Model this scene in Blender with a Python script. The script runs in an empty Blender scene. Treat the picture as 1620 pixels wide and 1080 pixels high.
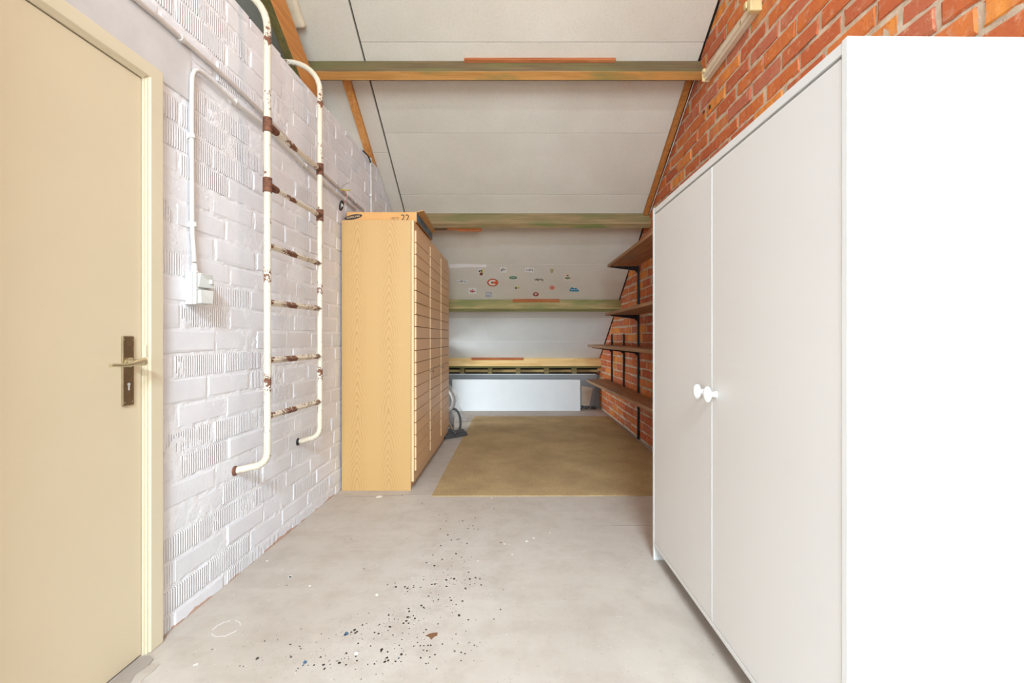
import bpy, bmesh, math, random
from mathutils import Vector, Matrix, noise
random.seed(7)
SC = bpy.context.scene
COL = SC.collection
PI = math.pi

# ------------------------------------------------------------------ camera
F, CX, CY, HC = 720.0, 810.0, 535.0, 1.125
cam = bpy.data.objects.new('camera', bpy.data.cameras.new('camera'))
COL.objects.link(cam)
cam.location = (0, 0, HC)
cam.rotation_euler = (PI / 2, 0, 0)
cam.data.sensor_width = 36.0
cam.data.lens = 16.0
cam.data.shift_y = -5.0 / 1620.0
cam.data.clip_start = 0.02
SC.camera = cam

# ------------------------------------------------------------------ world, light, exposure
w = bpy.data.worlds.new('world')
SC.world = w
w.use_nodes = True
w.node_tree.nodes['Background'].inputs[0].default_value = (0.80, 0.90, 1.0, 1)
w.node_tree.nodes['Background'].inputs[1].default_value = 0.3

def area(name, loc, rot, sx, sy, power, col):
    l = bpy.data.lights.new(name, 'AREA')
    l.shape = 'RECTANGLE'; l.size = sx; l.size_y = sy
    l.energy = power; l.color = col
    o = bpy.data.objects.new(name, l)
    o.location = loc; o.rotation_euler = rot
    COL.objects.link(o)
    return o
area('window_daylight', (1.1, -8.56, 2.28), (PI / 2, 0, 0), 4.5, 2.8, 670, (0.80, 1.0, 1.10))
area('added_eaves_fill', (-3.0, 5.35, .60), (0, -PI / 2, math.radians(26)), .9, 1.5, 100, (0.92, 1.0, 1.05))  # added fill from an unseen source, brightens the far end
area('added_overhead_fill', (0.2, -3.0, 3.86), (0, 0, 0), 1.3, 0.9, 580, (0.76, 0.95, 1.1))  # added overhead fill behind the camera, standing in for a skylight
area('added_warm_fill', (0.05, 2.0, 3.78), (0, 0, 0), 1.3, 0.12, 11, (1.0, 0.64, 0.46))  # added weak warm fill for the upper walls and ceiling
vs = SC.view_settings
vs.view_transform = 'Standard'; vs.look = 'None'; vs.gamma = 1.0
vs.use_curve_mapping = False
vs.exposure = 0.20
SC.cycles.use_denoising = True
SC.cycles.max_bounces = 10
SC.cycles.diffuse_bounces = 7

# ------------------------------------------------------------------ geometry of the place
RX = 1.42                                   # right brick wall
LA, LB = -1.3636, 0.02736                   # left wall: X = LA + LB * Y
LANG = -math.atan(LB)
ROOF0, TAN = 5.357, 0.623                   # sloping ceiling: Z = ROOF0 - TAN * Y
FLATZ = 3.9                                 # flat ceiling overhead
YFLAT = (ROOF0 - FLATZ) / TAN
WTOP = 2.715                                # top of the left partition
COSR = 1 / math.sqrt(1 + TAN * TAN)
SINR = TAN * COSR
def zc(y): return min(FLATZ, ROOF0 - TAN * y)
def lw(s, n, z): return Vector((LA + LB * s + n, s, z))
def _uv(x, y): return (x - CX) / F, (CY - y) / F
def LW(x, y, off=0.0):
    u, v = _uv(x, y); d = (off + LA) / (u - LB); return Vector((u * d, d, HC + v * d))
def RW(x, y, off=0.0):
    u, v = _uv(x, y); d = (RX - off) / u; return Vector((u * d, d, HC + v * d))
def CE(x, y, off=0.0):
    u, v = _uv(x, y); d = (ROOF0 - HC - off / COSR) / (TAN + v); return Vector((u * d, d, HC + v * d))
def FLR(x, y, z=0.0):
    u, v = _uv(x, y); d = (z - HC) / v; return Vector((u * d, d, z))
def AT(x, y, d):
    u, v = _uv(x, y); return Vector((u * d, d, HC + v * d))
def slope(X, y, n):                          # point under the sloping ceiling: n metres below it, square to it
    return Vector((X, y - n * SINR, ROOF0 - TAN * y - n * COSR))

# ------------------------------------------------------------------ materials
def lin(c):
    r = []
    for v in c:
        v /= 255.0
        r.append(v / 12.92 if v <= 0.04045 else ((v + 0.055) / 1.055) ** 2.4)
    return (r[0], r[1], r[2], 1)
class MT:
    def __init__(s, name):
        s.m = bpy.data.materials.new(name); s.m.use_nodes = True
        s.t = s.m.node_tree; s.b = s.t.nodes['Principled BSDF']
        s.tc = s.t.nodes.new('ShaderNodeTexCoord')
    def n(s, typ, **kw):
        x = s.t.nodes.new(typ)
        for k, v in kw.items():
            if k.startswith('i_'):
                x.inputs[k[2:].replace('_', ' ')].default_value = v
            else: setattr(x, k, v)
        return x
    def l(s, a, b): s.t.links.new(a, b)
    def coord(s, scale=(1, 1, 1), loc=(0, 0, 0), rnd=False):
        mp = s.n('ShaderNodeMapping')
        mp.inputs['Scale'].default_value = scale; mp.inputs['Location'].default_value = loc
        src = s.tc.outputs['Object']
        if rnd:
            oi = s.n('ShaderNodeObjectInfo'); vm = s.n('ShaderNodeVectorMath', operation='SCALE')
            cb = s.n('ShaderNodeCombineXYZ')
            for i in range(3): s.l(oi.outputs['Random'], cb.inputs[i])
            s.l(cb.outputs[0], vm.inputs[0]); vm.inputs['Scale'].default_value = 37.0
            ad = s.n('ShaderNodeVectorMath', operation='ADD')
            s.l(src, ad.inputs[0]); s.l(vm.outputs[0], ad.inputs[1]); src = ad.outputs[0]
        s.l(src, mp.inputs['Vector']); return mp.outputs[0]
    def noise(s, vec, scale, detail=3, rough=0.55, dist=0.0):
        x = s.n('ShaderNodeTexNoise'); x.inputs['Scale'].default_value = scale
        x.inputs['Detail'].default_value = detail; x.inputs['Roughness'].default_value = rough
        x.inputs['Distortion'].default_value = dist
        s.l(vec, x.inputs['Vector']); return x.outputs['Fac']
    def ramp(s, fac, stops, interp='LINEAR'):
        x = s.n('ShaderNodeValToRGB'); e = x.color_ramp; e.interpolation = interp
        while len(e.elements) < len(stops): e.elements.new(0.5)
        for el, (p, c) in zip(e.elements, stops):
            el.position = p; el.color = c if len(c) == 4 else lin(c)
        s.l(fac, x.inputs[0]); return x.outputs[0]
    def mix(s, fac, a, b, blend='MIX'):
        x = s.n('ShaderNodeMix', data_type='RGBA', blend_type=blend)
        for sock, v in ((x.inputs[0], fac), (x.inputs[6], a), (x.inputs[7], b)):
            if hasattr(v, 'links'): s.l(v, sock)
            else: sock.default_value = v
        return x.outputs[2]
    def math(s, op, a, b=None, c=None):
        x = s.n('ShaderNodeMath', operation=op)
        for i, v in enumerate((a, b, c)):
            if v is None: continue
            if hasattr(v, 'links'): s.l(v, x.inputs[i])
            else: x.inputs[i].default_value = v
        return x.outputs[0]
    def sep(s, vec):
        x = s.n('ShaderNodeSeparateXYZ'); s.l(vec, x.inputs[0]); return x.outputs
    def bump(s, h, strength=0.3, dist=0.01, nrm=None):
        x = s.n('ShaderNodeBump'); x.inputs['Strength'].default_value = strength
        x.inputs['Distance'].default_value = dist
        s.l(h, x.inputs['Height'])
        if nrm is not None: s.l(nrm, x.inputs['Normal'])
        return x.outputs[0]
    def out(s, col=None, rough=0.6, metal=0.0, nrm=None, spec=0.5, coat=0.0):
        if col is not None:
            if hasattr(col, 'links'): s.l(col, s.b.inputs['Base Color'])
            else: s.b.inputs['Base Color'].default_value = col
        if hasattr(rough, 'links'): s.l(rough, s.b.inputs['Roughness'])
        else: s.b.inputs['Roughness'].default_value = rough
        s.b.inputs['Metallic'].default_value = metal
        s.b.inputs['Specular IOR Level'].default_value = spec
        s.b.inputs['Coat Weight'].default_value = coat
        if nrm is not None: s.l(nrm, s.b.inputs['Normal'])
        return s.m

def simple(name, c, rough=0.6, metal=0.0, var=0.06, scale=8.0, bump=0.0, bscale=60.0, bdist=0.003, spec=0.4, rnd=False, coat=0.0):
    m = MT(name); v = m.coord(rnd=rnd)
    f = m.noise(v, scale, 4)
    a = tuple(x * (1 - var) for x in lin(c)[:3]) + (1,); b = tuple(min(1, x * (1 + var)) for x in lin(c)[:3]) + (1,)
    col = m.ramp(f, [(0.3, a), (0.7, b)])
    nrm = m.bump(m.noise(v, bscale, 3), bump, bdist) if bump else None
    return m.out(col, rough, metal, nrm, spec, coat)

def wood(name, stops, axis, fine=45.0, along=1.6, rough=0.7, bump=0.25, big=None, rnd=False):
    """wood grain running along `axis`; `big` = (colour, scale, low, high) large blotches"""
    m = MT(name); sc = [fine] * 3; sc[axis] = along
    v = m.coord(sc, rnd=rnd)
    f = m.noise(v, 1.0, 5, 0.6, 0.6)
    col = m.ramp(f, stops)
    if big:
        sc2 = [big[1]] * 3; sc2[axis] = big[1] * 0.25
        g = m.noise(m.coord(sc2, loc=(3.1, 1.7, 9.2), rnd=rnd), 1.0, 4, 0.6)
        fac = m.ramp(g, [(big[2], (0, 0, 0, 1)), (big[3], (1, 1, 1, 1))])
        col = m.mix(fac, col, lin(big[0]))
    return m.out(col, rough, 0, m.bump(f, bump, 0.003), 0.3)

M = {}
# white painted masonry
def white_masonry(name, ribbed=False, bump=0.35, red_foot=False, a=(221, 220, 225), b=(234, 233, 237)):
    m = MT(name); v = m.coord(rnd=not red_foot)
    f = m.noise(v, 5.0, 4)
    col = m.ramp(f, [(0.25, a), (0.75, b)])
    sp = m.noise(m.coord((1, 1, 1), (5, 2, 1), rnd=not red_foot), 26.0, 3)
    col = m.mix(m.ramp(sp, [(0.72, (0, 0, 0, 1)), (0.80, (0.5, 0.5, 0.5, 1))]), col, lin((206, 186, 168)))
    h = m.noise(v, 75.0, 4, 0.6)
    nrm = m.bump(h, bump, 0.004)
    if ribbed:
        y = m.sep(m.coord())[1]
        s = m.math('SINE', m.math('MULTIPLY', y, 2 * PI / 0.0125))
        s = m.math('POWER', m.math('ADD', m.math('MULTIPLY', s, 0.5), 0.5), 0.45)
        nrm = m.bump(s, 0.8, 0.0035, nrm)
    geo = m.n('ShaderNodeNewGeometry'); z = m.sep(geo.outputs['Position'])[2]
    fv = m.n('ShaderNodeTexNoise'); fv.inputs['Scale'].default_value = 8.0; fv.inputs['Detail'].default_value = 4; m.l(geo.outputs['Position'], fv.inputs['Vector'])
    k = m.math('SUBTRACT', m.math('MULTIPLY', fv.outputs['Fac'], 0.085), 0.037)
    col = m.mix(m.math('LESS_THAN', z, k), col, lin((204, 164, 146)))
    return m.out(col, 0.62, 0, nrm, 0.35)
M['white_brick'] = white_masonry('white_painted_brick')
M['white_brick_ribbed'] = white_masonry('white_painted_ribbed_brick', True)
M['white_mortar'] = white_masonry('white_painted_mortar', bump=0.6, red_foot=True, a=(226, 225, 229), b=(239, 238, 241))
M['lintel'] = simple('painted_lintel', (206, 202, 202), 0.8, var=0.05, scale=9, bump=0.3, bscale=50, bdist=0.003)
# red masonry
def red_brick():
    m = MT('red_brick'); v = m.coord(rnd=True)
    oi = m.n('ShaderNodeObjectInfo')
    base = m.ramp(oi.outputs['Random'], [(0.0, (180, 94, 62)), (0.2, (200, 110, 62)), (0.42, (212, 124, 64)), (0.6, (188, 104, 70)),
                                        (0.74, (190, 118, 92)), (0.86, (236, 156, 70)), (1.0, (214, 124, 66))])
    f = m.noise(m.coord((1, 7, 1.2), rnd=True), 2.2, 4)
    col = m.mix(m.ramp(f, [(0.35, (0, 0, 0, 1)), (0.7, (0.65, 0.65, 0.65, 1))]), base, lin((184, 94, 66)))
    f2 = m.noise(v, 30.0, 5, 0.65)
    col = m.mix(m.ramp(f2, [(0.56, (0, 0, 0, 1)), (0.74, (0.75, 0.75, 0.75, 1))]), col, lin((214, 168, 134)))
    f3 = m.noise(v, 90.0, 3)
    col = m.mix(m.ramp(f3, [(0.28, (0.6, 0.6, 0.6, 1)), (0.42, (0, 0, 0, 1))]), col, lin((150, 78, 54)))
    f4 = m.noise(m.coord((1, 1, 1.6), (7, 3, 1), rnd=True), 11.0, 5, 0.7)
    col = m.mix(m.ramp(f4, [(0.56, (0, 0, 0, 1)), (0.70, (0.6, 0.6, 0.6, 1))]), col, lin((196, 146, 116)))
    return m.out(col, 0.85, 0, m.bump(f2, 0.5, 0.004), 0.2)
M['red_brick'] = red_brick()
m = MT('grey_mortar'); v = m.coord()
f = m.noise(v, 14, 5, 0.65)
M['grey_mortar'] = m.out(m.ramp(f, [(0.25, (172, 150, 128)), (0.5, (202, 182, 158)), (0.75, (222, 204, 182))]), 0.95, 0, m.bump(m.noise(v, 90, 4, 0.7), 0.7, 0.006), 0.15)
# concrete floor
m = MT('concrete_floor'); v = m.coord()
f = m.noise(v, 1.1, 5, 0.6); g = m.noise(v, 8, 6, 0.65); h = m.noise(v, 70, 4, 0.7)
col = m.ramp(f, [(0.3, (176, 164, 153)), (0.5, (187, 176, 165)), (0.7, (195, 186, 177))])
col = m.mix(m.ramp(g, [(0.35, (0.40, 0.40, 0.40, 1)), (0.55, (0, 0, 0, 1))]), col, lin((166, 152, 138)))
col = m.mix(m.ramp(h, [(0.68, (0, 0, 0, 1)), (0.76, (0.6, 0.6, 0.6, 1))]), col, lin((222, 216, 206)))
col = m.mix(m.ramp(m.noise(m.coord((1, 1, 1), (4, 4, 4)), 120, 2), [(0.26, (0.5, 0.5, 0.5, 1)), (0.32, (0, 0, 0, 1))]), col, lin((130, 114, 100)))
sw = m.noise(m.coord((0.8, 9, 1), (2, 0, 0)), 1.0, 4)
col = m.mix(m.ramp(sw, [(0.55, (0, 0, 0, 1)), (0.75, (0.3, 0.3, 0.3, 1))]), col, lin((204, 196, 188)))
M['concrete'] = m.out(col, 0.72, 0, m.bump(m.math('ADD', m.math('MULTIPLY', h, 0.4), g), 0.12, 0.004), 0.3)
# insulation ceiling panels
def panel(name, a, b):
    m = MT(name); v = m.coord(rnd=True)
    f = m.noise(v, 1.6, 4); h = m.noise(v, 140, 3, 0.6)
    col = m.ramp(f, [(0.3, a), (0.7, b)])
    col = m.mix(m.ramp(h, [(0.3, (0.25, 0.25, 0.25, 1)), (0.5, (0, 0, 0, 1))]), col, lin((150, 142, 130)))
    return m.out(col, 0.8, 0, m.bump(h, 0.15, 0.002), 0.25)
M['panel'] = panel('ceiling_panel_foil', (209, 199, 185), (219, 210, 197))
M['panel_grey'] = panel('ceiling_panel_grey', (196, 193, 187), (206, 203, 197))
M['panel_lower'] = panel('ceiling_panel_pale_grey', (214, 215, 214), (224, 225, 224))
M['panel_dark'] = panel('ceiling_panel_dark', (138, 133, 120), (150, 145, 132))
M['void'] = simple('dark_roof_boards', (46, 38, 32), 0.9, var=0.3, scale=6)
# timbers
M['purlin_high'] = wood('purlin_timber_dark', [(0.3, (90, 75, 54)), (0.5, (112, 93, 66)), (0.7, (134, 110, 77))], 0, 60, 2.5, big=((112, 106, 66), 9.0, 0.46, 0.72))
M['purlin_side'] = wood('purlin_timber_orange', [(0.3, (172, 118, 60)), (0.5, (192, 136, 74)), (0.7, (206, 154, 90))], 0, 60, 2.5, big=((140, 124, 70), 9.0, 0.52, 0.74))
M['purlin_mid'] = wood('purlin_timber_green', [(0.3, (116, 96, 68)), (0.5, (136, 114, 80)), (0.7, (158, 132, 94))], 0, 60, 2.5, big=((112, 108, 68), 9.0, 0.48, 0.74))
M['purlin_pale'] = wood('purlin_timber_pale_green', [(0.3, (146, 126, 86)), (0.5, (172, 149, 102)), (0.7, (194, 168, 118))], 0, 60, 2.5, big=((134, 130, 82), 8.0, 0.42, 0.64))
M['pine'] = wood('purlin_timber_pine', [(0.3, (206, 166, 106)), (0.5, (228, 192, 132)), (0.7, (238, 206, 152))], 0, 40, 1.5, big=((206, 164, 106), 7, 0.52, 0.7))
M['green_edge'] = wood('treated_timber_edge', [(0.3, (110, 112, 66)), (0.5, (132, 130, 82)), (0.7, (156, 148, 98))], 0, 60, 2.5)
M['tan_edge'] = wood('tan_timber_edge', [(0.3, (136, 112, 80)), (0.5, (158, 132, 95)), (0.7, (176, 149, 110))], 0, 60, 2.5, big=((120, 126, 74), 9.0, 0.46, 0.62))
M['batten'] = wood('orange_batten', [(0.3, (150, 92, 40)), (0.5, (176, 112, 54)), (0.7, (194, 130, 68))], 1, 40, 2.0)
M['batten_bright'] = wood('bright_orange_batten', [(0.3, (186, 120, 62)), (0.5, (208, 142, 78)), (0.7, (220, 158, 94))], 1, 40, 2.0)
M['strip'] = wood('brown_strip', [(0.3, (150, 84, 46)), (0.5, (170, 100, 58)), (0.7, (188, 120, 74))], 0, 40, 2.0)
M['strip_dark'] = wood('dark_strip', [(0.3, (54, 42, 30)), (0.5, (72, 56, 40)), (0.7, (92, 72, 52))], 0, 40, 2.0)
M['rafter_green'] = wood('rafter_side', [(0.3, (84, 78, 42)), (0.5, (106, 94, 52)), (0.7, (124, 106, 62))], 1, 40, 2.0)
M['rafter_tail'] = wood('rafter_tail_timber', [(0.3, (110, 98, 62)), (0.5, (134, 116, 74)), (0.7, (152, 130, 88))], 2, 30, 4)
M['shelf_wood'] = wood('shelf_timber', [(0.25, (132, 90, 60)), (0.5, (164, 116, 78)), (0.75, (188, 140, 96))], 1, 26, 1.6, rough=0.6, big=((140, 116, 96), 4, 0.45, 0.7))
# carpet
m = MT('brown_carpet'); v = m.coord()
h = m.noise(v, 160, 4, 0.7); g = m.noise(v, 2.2, 4, 0.6)
col = m.ramp(h, [(0.25, (156, 128, 90)), (0.5, (190, 162, 119)), (0.75, (216, 190, 149))])
col = m.mix(m.ramp(g, [(0.35, (0.5, 0.5, 0.5, 1)), (0.6, (0, 0, 0, 1))]), col, lin((148, 124, 92)))
M['carpet'] = m.out(col, 0.95, 0, m.bump(h, 0.9, 0.006), 0.1)
# painted things
M['door_paint'] = simple('cream_door_paint', (217, 201, 172), 0.33, var=0.015, scale=3, bump=0.05, bscale=45, bdist=0.002, spec=0.5)
M['frame_paint'] = simple('cream_frame_paint', (218, 205, 178), 0.35, var=0.015, scale=3, bump=0.05, bscale=40, bdist=0.002, spec=0.5)
M['white_lam'] = simple('white_laminate', (220, 218, 215), 0.38, var=0.008, scale=2, bump=0.04, bscale=220, bdist=0.001, spec=0.5)
M['grey_lam'] = simple('warm_grey_laminate', (219, 215, 211), 0.4, var=0.01, scale=2, bump=0.05, bscale=220, bdist=0.001, spec=0.45)
M['porcelain'] = simple('white_glazed_knob', (214, 211, 206), 0.15, var=0.01, spec=0.6, coat=0.4)
M['nickel'] = simple('bronzed_nickel', (168, 148, 116), 0.34, 0.85, var=0.12, scale=40)
M['brass_light'] = simple('pale_brass', (206, 194, 160), 0.25, 0.85, var=0.05)
M['chrome'] = simple('chrome', (206, 204, 200), 0.15, 1.0, var=0.03)
M['black_metal'] = simple('black_steel', (36, 30, 30), 0.45, 0.3, var=0.15, scale=30)
M['pvc'] = simple('white_pvc', (210, 204, 199), 0.45, var=0.03, scale=20)
M['pvc_grey'] = simple('aged_white_pvc', (204, 194, 188), 0.5, var=0.06, scale=20)
M['socket'] = simple('white_socket_plastic', (206, 203, 197), 0.4, var=0.01)
M['socket_flap'] = simple('grey_socket_plastic', (192, 189, 183), 0.35, var=0.01)
M['lamp_white'] = simple('aged_lamp_enamel', (222, 206, 180), 0.45, var=0.06, scale=16)
M['lamp_cap'] = simple('yellowed_plastic', (216, 194, 142), 0.5, var=0.1, scale=22)
M['eps'] = simple('white_foam_board', (215, 217, 218), 0.75, var=0.02, scale=6, bump=0.25, bscale=60, bdist=0.003)
M['grey_board'] = simple('grey_cement_board', (142, 144, 146), 0.8, var=0.06, scale=4)
M['white_edge'] = simple('white_ledge', (214, 214, 212), 0.6)
M['cardboard'] = simple('cardboard', (206, 152, 92), 0.75, var=0.05, scale=9, bump=0.1, bscale=90, bdist=0.002)
M['card_pale'] = simple('pale_sheet', (196, 180, 160), 0.8, var=0.06, scale=7)
M['print_dark'] = simple('dark_ink', (52, 38, 34), 0.6)
M['print_paper'] = simple('pale_ink', (214, 176, 130), 0.6)
M['cable_black'] = simple('black_cable', (30, 28, 28), 0.5)
M['cable_white'] = simple('white_wire', (226, 218, 210), 0.5)
M['cable_red'] = simple('red_wire', (196, 84, 66), 0.5)
M['wire_yellow'] = simple('yellow_wire', (214, 194, 40), 0.5)
M['plug_grey'] = simple('bright_grey', (200, 198, 194), 0.4)
# rusty painted ladder
def rusty(name, lo, hi):
    m = MT(name); v = m.coord()
    f = m.noise(v, 6.0, 3, 0.5); g = m.noise(v, 55.0, 5, 0.65)
    k = m.math('ADD', m.math('MULTIPLY', f, 0.7), m.math('MULTIPLY', g, 0.6))
    fac = m.ramp(k, [(lo, (0, 0, 0, 1)), (hi, (1, 1, 1, 1))])
    pc = m.ramp(m.noise(v, 3.0, 2), [(0.3, (208, 194, 172)), (0.7, (217, 207, 191))])
    rc = m.ramp(g, [(0.3, (72, 44, 34)), (0.7, (136, 88, 64))])
    return m.out(m.mix(fac, pc, rc), m.ramp(fac, [(0, (0.4,) * 3 + (1,)), (1, (0.9,) * 3 + (1,))]), 0, m.bump(k, 0.25, 0.002), 0.4)
M['ladder'] = rusty('chipped_cream_paint', 0.715, 0.75)
M['rung'] = rusty('rusty_cream_paint', 0.665, 0.72)
M['rust'] = rusty('rust', 0.40, 0.52)
# oak foil with flame grain
def oak(name, flame=True, a=(206, 158, 94), b=(226, 184, 122)):
    m = MT(name); p = m.sep(m.tc.outputs['Object'])
    v = m.coord((90, 90, 2.2)); fine = m.noise(v, 1.0, 4, 0.6)
    if flame:
        dx = m.math('PINGPONG', m.math('ADD', m.math('ADD', p[0], 0.140 + 10 * 0.234), m.math('MULTIPLY', m.math('SUBTRACT', m.noise(m.coord((1, 1, 2.5), (3, 0, 0)), 1.0, 2), .5), .05)), 0.117)
        low = m.noise(m.coord((3, 3, 2.2)), 1.0, 3)
        q = m.math('ADD', p[2], m.math('MULTIPLY', m.math('SQRT', m.math('ADD', m.math('POWER', dx, 2.0), 0.00010)), 3.8))
        q = m.math('ADD', q, m.math('MULTIPLY', low, 0.40))
        s = m.math('SINE', m.math('MULTIPLY', q, 2 * PI / 0.068))
        s = m.math('ADD', m.math('MULTIPLY', s, 0.5), 0.5)
        s = m.math('POWER', s, 3.0)
        near = m.ramp(dx, [(0.03, (1, 1, 1, 1)), (0.09, (0.3, 0.3, 0.3, 1))])
        s = m.math('MULTIPLY', s, near)
        k = m.math('SUBTRACT', m.math('ADD', 0.62, m.math('MULTIPLY', fine, 0.5)), m.math('MULTIPLY', s, 0.42))
    else: k = fine
    col = m.ramp(k, [(0.15, a), (0.75, b)])
    return m.out(col, 0.45, 0, m.bump(k, 0.06, 0.001), 0.4)
M['oak'] = oak('oak_foil_flame', True, (160, 119, 70), (193, 152, 98))
M['oak_plain'] = oak('oak_foil_door', False, (214, 172, 126), (230, 190, 144))
M['oak_edge'] = simple('pale_edge_banding', (216, 184, 140), 0.5, var=0.02)
M['groove'] = simple('brown_groove', (96, 60, 34), 0.7)
# blue print of the carton
m = MT('blue_carton_print'); v = m.coord((1, 5, 9))
col = m.ramp(m.noise(v, 2.4, 4, 0.7), [(0.3, (34, 46, 66)), (0.45, (58, 92, 116)), (0.55, (70, 120, 140)), (0.68, (120, 116, 118))], 'CONSTANT')
M['blue_print'] = m.out(col, 0.4)
# vacuum
M['hose'] = simple('grey_hose', (158, 152, 148), 0.4, var=0.05)
M['vac_dark'] = simple('dark_grey_plastic', (70, 68, 68), 0.4, var=0.05)
M['vac_silver'] = simple('silver_plastic', (156, 156, 158), 0.3, 0.3, var=0.03)
M['vac_blue'] = simple('blue_grey_plastic', (84, 92, 120), 0.35)
m = MT('clear_polythene'); g = m.n('ShaderNodeBsdfTransparent'); mx = m.n('ShaderNodeMixShader')
m.b.inputs['Base Color'].default_value = lin((176, 174, 170)); m.b.inputs['Roughness'].default_value = 0.25
mx.inputs[0].default_value = 0.42
m.l(g.outputs[0], mx.inputs[1]); m.l(m.b.outputs[0], mx.inputs[2]); m.l(mx.outputs[0], m.t.nodes['Material Output'].inputs[0])
M['poly'] = m.m
def flat(name, c): return simple(name, c, 0.6, var=0.02)
for k, c in dict(fleck=(62, 56, 50), blue=(78, 106, 132), brownspot=(126, 88, 60), whitespot=(228, 224, 216), smear=(162, 152, 144),
                 s_white=(226, 220, 214), s_orange=(214, 96, 52), s_green=(54, 112, 72), s_red=(190, 54, 56), s_lilac=(168, 168, 186),
                 s_black=(70, 60, 58), s_yellow=(214, 196, 96), s_brown=(120, 72, 52), s_maroon=(134, 60, 58), s_olive=(156, 150, 96),
                 s_peach=(228, 190, 172), s_teal=(40, 128, 164), s_beige=(220, 204, 186), s_grey=(112, 106, 104), tape=(236, 228, 226), chalk=(214, 210, 206)).items():
    M[k] = flat('flat_' + k, c)

# ------------------------------------------------------------------ mesh helpers
def box(bm, x0, x1, y0, y1, z0, z1):
    return hexa(bm, [(x0, y0, z0), (x1, y0, z0), (x1, y1, z0), (x0, y1, z0), (x0, y0, z1), (x1, y0, z1), (x1, y1, z1), (x0, y1, z1)])
def hexa(bm, p):
    v = [bm.verts.new(q) for q in p]
    for f in ((3, 2, 1, 0), (4, 5, 6, 7), (0, 1, 5, 4), (1, 2, 6, 5), (2, 3, 7, 6), (3, 0, 4, 7)):
        bm.faces.new([v[i] for i in f])
    return v
def fbox(bm, fn, a0, a1, b0, b1, c0, c1):
    return hexa(bm, [fn(a0, b0, c0), fn(a1, b0, c0), fn(a1, b1, c0), fn(a0, b1, c0), fn(a0, b0, c1), fn(a1, b0, c1), fn(a1, b1, c1), fn(a0, b1, c1)])
def prism(bm, pts, d):
    d = Vector(d); a = [bm.verts.new(p) for p in pts]; b = [bm.verts.new(Vector(p) + d) for p in pts]
    n = len(pts); bm.faces.new(a); bm.faces.new(b[::-1])
    for i in range(n): bm.faces.new((a[i], b[i], b[(i + 1) % n], a[(i + 1) % n]))
def tube(bm, pts, r, seg=10, cap=True, rr=None):
    pts = [Vector(p) for p in pts]; rings = []
    t0 = (pts[1] - pts[0]).normalized()
    up = Vector((0, 0, 1)) if abs(t0.z) < 0.9 else Vector((0, 1, 0))
    nrm = t0.cross(up).normalized()
    for i, p in enumerate(pts):
        if i == 0: t = pts[1] - p
        elif i == len(pts) - 1: t = p - pts[i - 1]
        else: t = (pts[i + 1] - p).normalized() + (p - pts[i - 1]).normalized()
        t.normalize(); nrm = (nrm - t * nrm.dot(t)).normalized(); bn = t.cross(nrm)
        q = rr[i] if rr else r
        rings.append([bm.verts.new(p + (nrm * math.cos(2 * PI * k / seg) + bn * math.sin(2 * PI * k / seg)) * q) for k in range(seg)])
    for a, b in zip(rings, rings[1:]):
        for k in range(seg): bm.faces.new((a[k], a[(k + 1) % seg], b[(k + 1) % seg], b[k]))
    if cap:
        bm.faces.new(rings[0][::-1]); bm.faces.new(rings[-1])
def lathe(bm, o, ax, prof, seg=20, sx=1.0, sy=1.0, ref=None):
    """prof = (distance along axis, radius)"""
    o = Vector(o); ax = Vector(ax).normalized(); ref = Vector(ref or ((0, 0, 1) if abs(ax.z) < 0.9 else (1, 0, 0)))
    u = (ref - ax * ref.dot(ax)).normalized(); v = ax.cross(u); rings = []
    for d, r in prof:
        rings.append([bm.verts.new(o + ax * d + (u * math.cos(2 * PI * k / seg) * sx + v * math.sin(2 * PI * k / seg) * sy) * r) for k in range(seg)])
    for a, b in zip(rings, rings[1:]):
        for k in range(seg): bm.faces.new((a[k], a[(k + 1) % seg], b[(k + 1) % seg], b[k]))
    bm.faces.new(rings[0][::-1]); bm.faces.new(rings[-1])
def arc(c, a, b, t0, t1, n):
    c, a, b = Vector(c), Vector(a), Vector(b)
    return [c + a * math.cos(t0 + (t1 - t0) * i / n) + b * math.sin(t0 + (t1 - t0) * i / n) for i in range(n + 1)]
def wl(o):
    p = Vector((0, 0, 0))
    while o is not None: p += o.location; o = o.parent
    return p
def tag(o, label=None, cat=None, group=None, kind=None):
    for k, v in (('label', label), ('category', cat), ('group', group), ('kind', kind)):
        if v: o[k] = v
    return o
def obj(name, bm, mat, parent=None, smooth=False, bevel=0.0, recalc=True, label=None, seg=2):
    if recalc: bmesh.ops.recalc_face_normals(bm, faces=bm.faces[:])
    me = bpy.data.meshes.new(name); bm.to_mesh(me); bm.free()
    mats = mat if isinstance(mat, (list, tuple)) else [mat]
    for k in mats: me.materials.append(M[k] if isinstance(k, str) else k)
    co = [v.co for v in me.vertices]
    base = Vector(((min(c.x for c in co) + max(c.x for c in co)) / 2, (min(c.y for c in co) + max(c.y for c in co)) / 2, min(c.z for c in co)))
    me.transform(Matrix.Translation(-base))
    o = bpy.data.objects.new(name, me); COL.objects.link(o)
    o.parent = parent; o.location = base - (wl(parent) if parent else Vector((0, 0, 0)))
    if smooth:
        for p in me.polygons: p.use_smooth = True
        try: me.set_sharp_from_angle(angle=math.radians(40))
        except Exception: pass
    if bevel:
        b = o.modifiers.new('bevel', 'BEVEL'); b.width = bevel; b.segments = seg; b.limit_method = 'ANGLE'; b.angle_limit = math.radians(40)
    if label: o['label'] = label
    return o
def root(name, loc, label, cat, group=None, kind=None):
    o = bpy.data.objects.new(name, None); COL.objects.link(o); o.location = loc
    o.empty_display_size = 0.1
    return tag(o, label, cat, group, kind)
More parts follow.
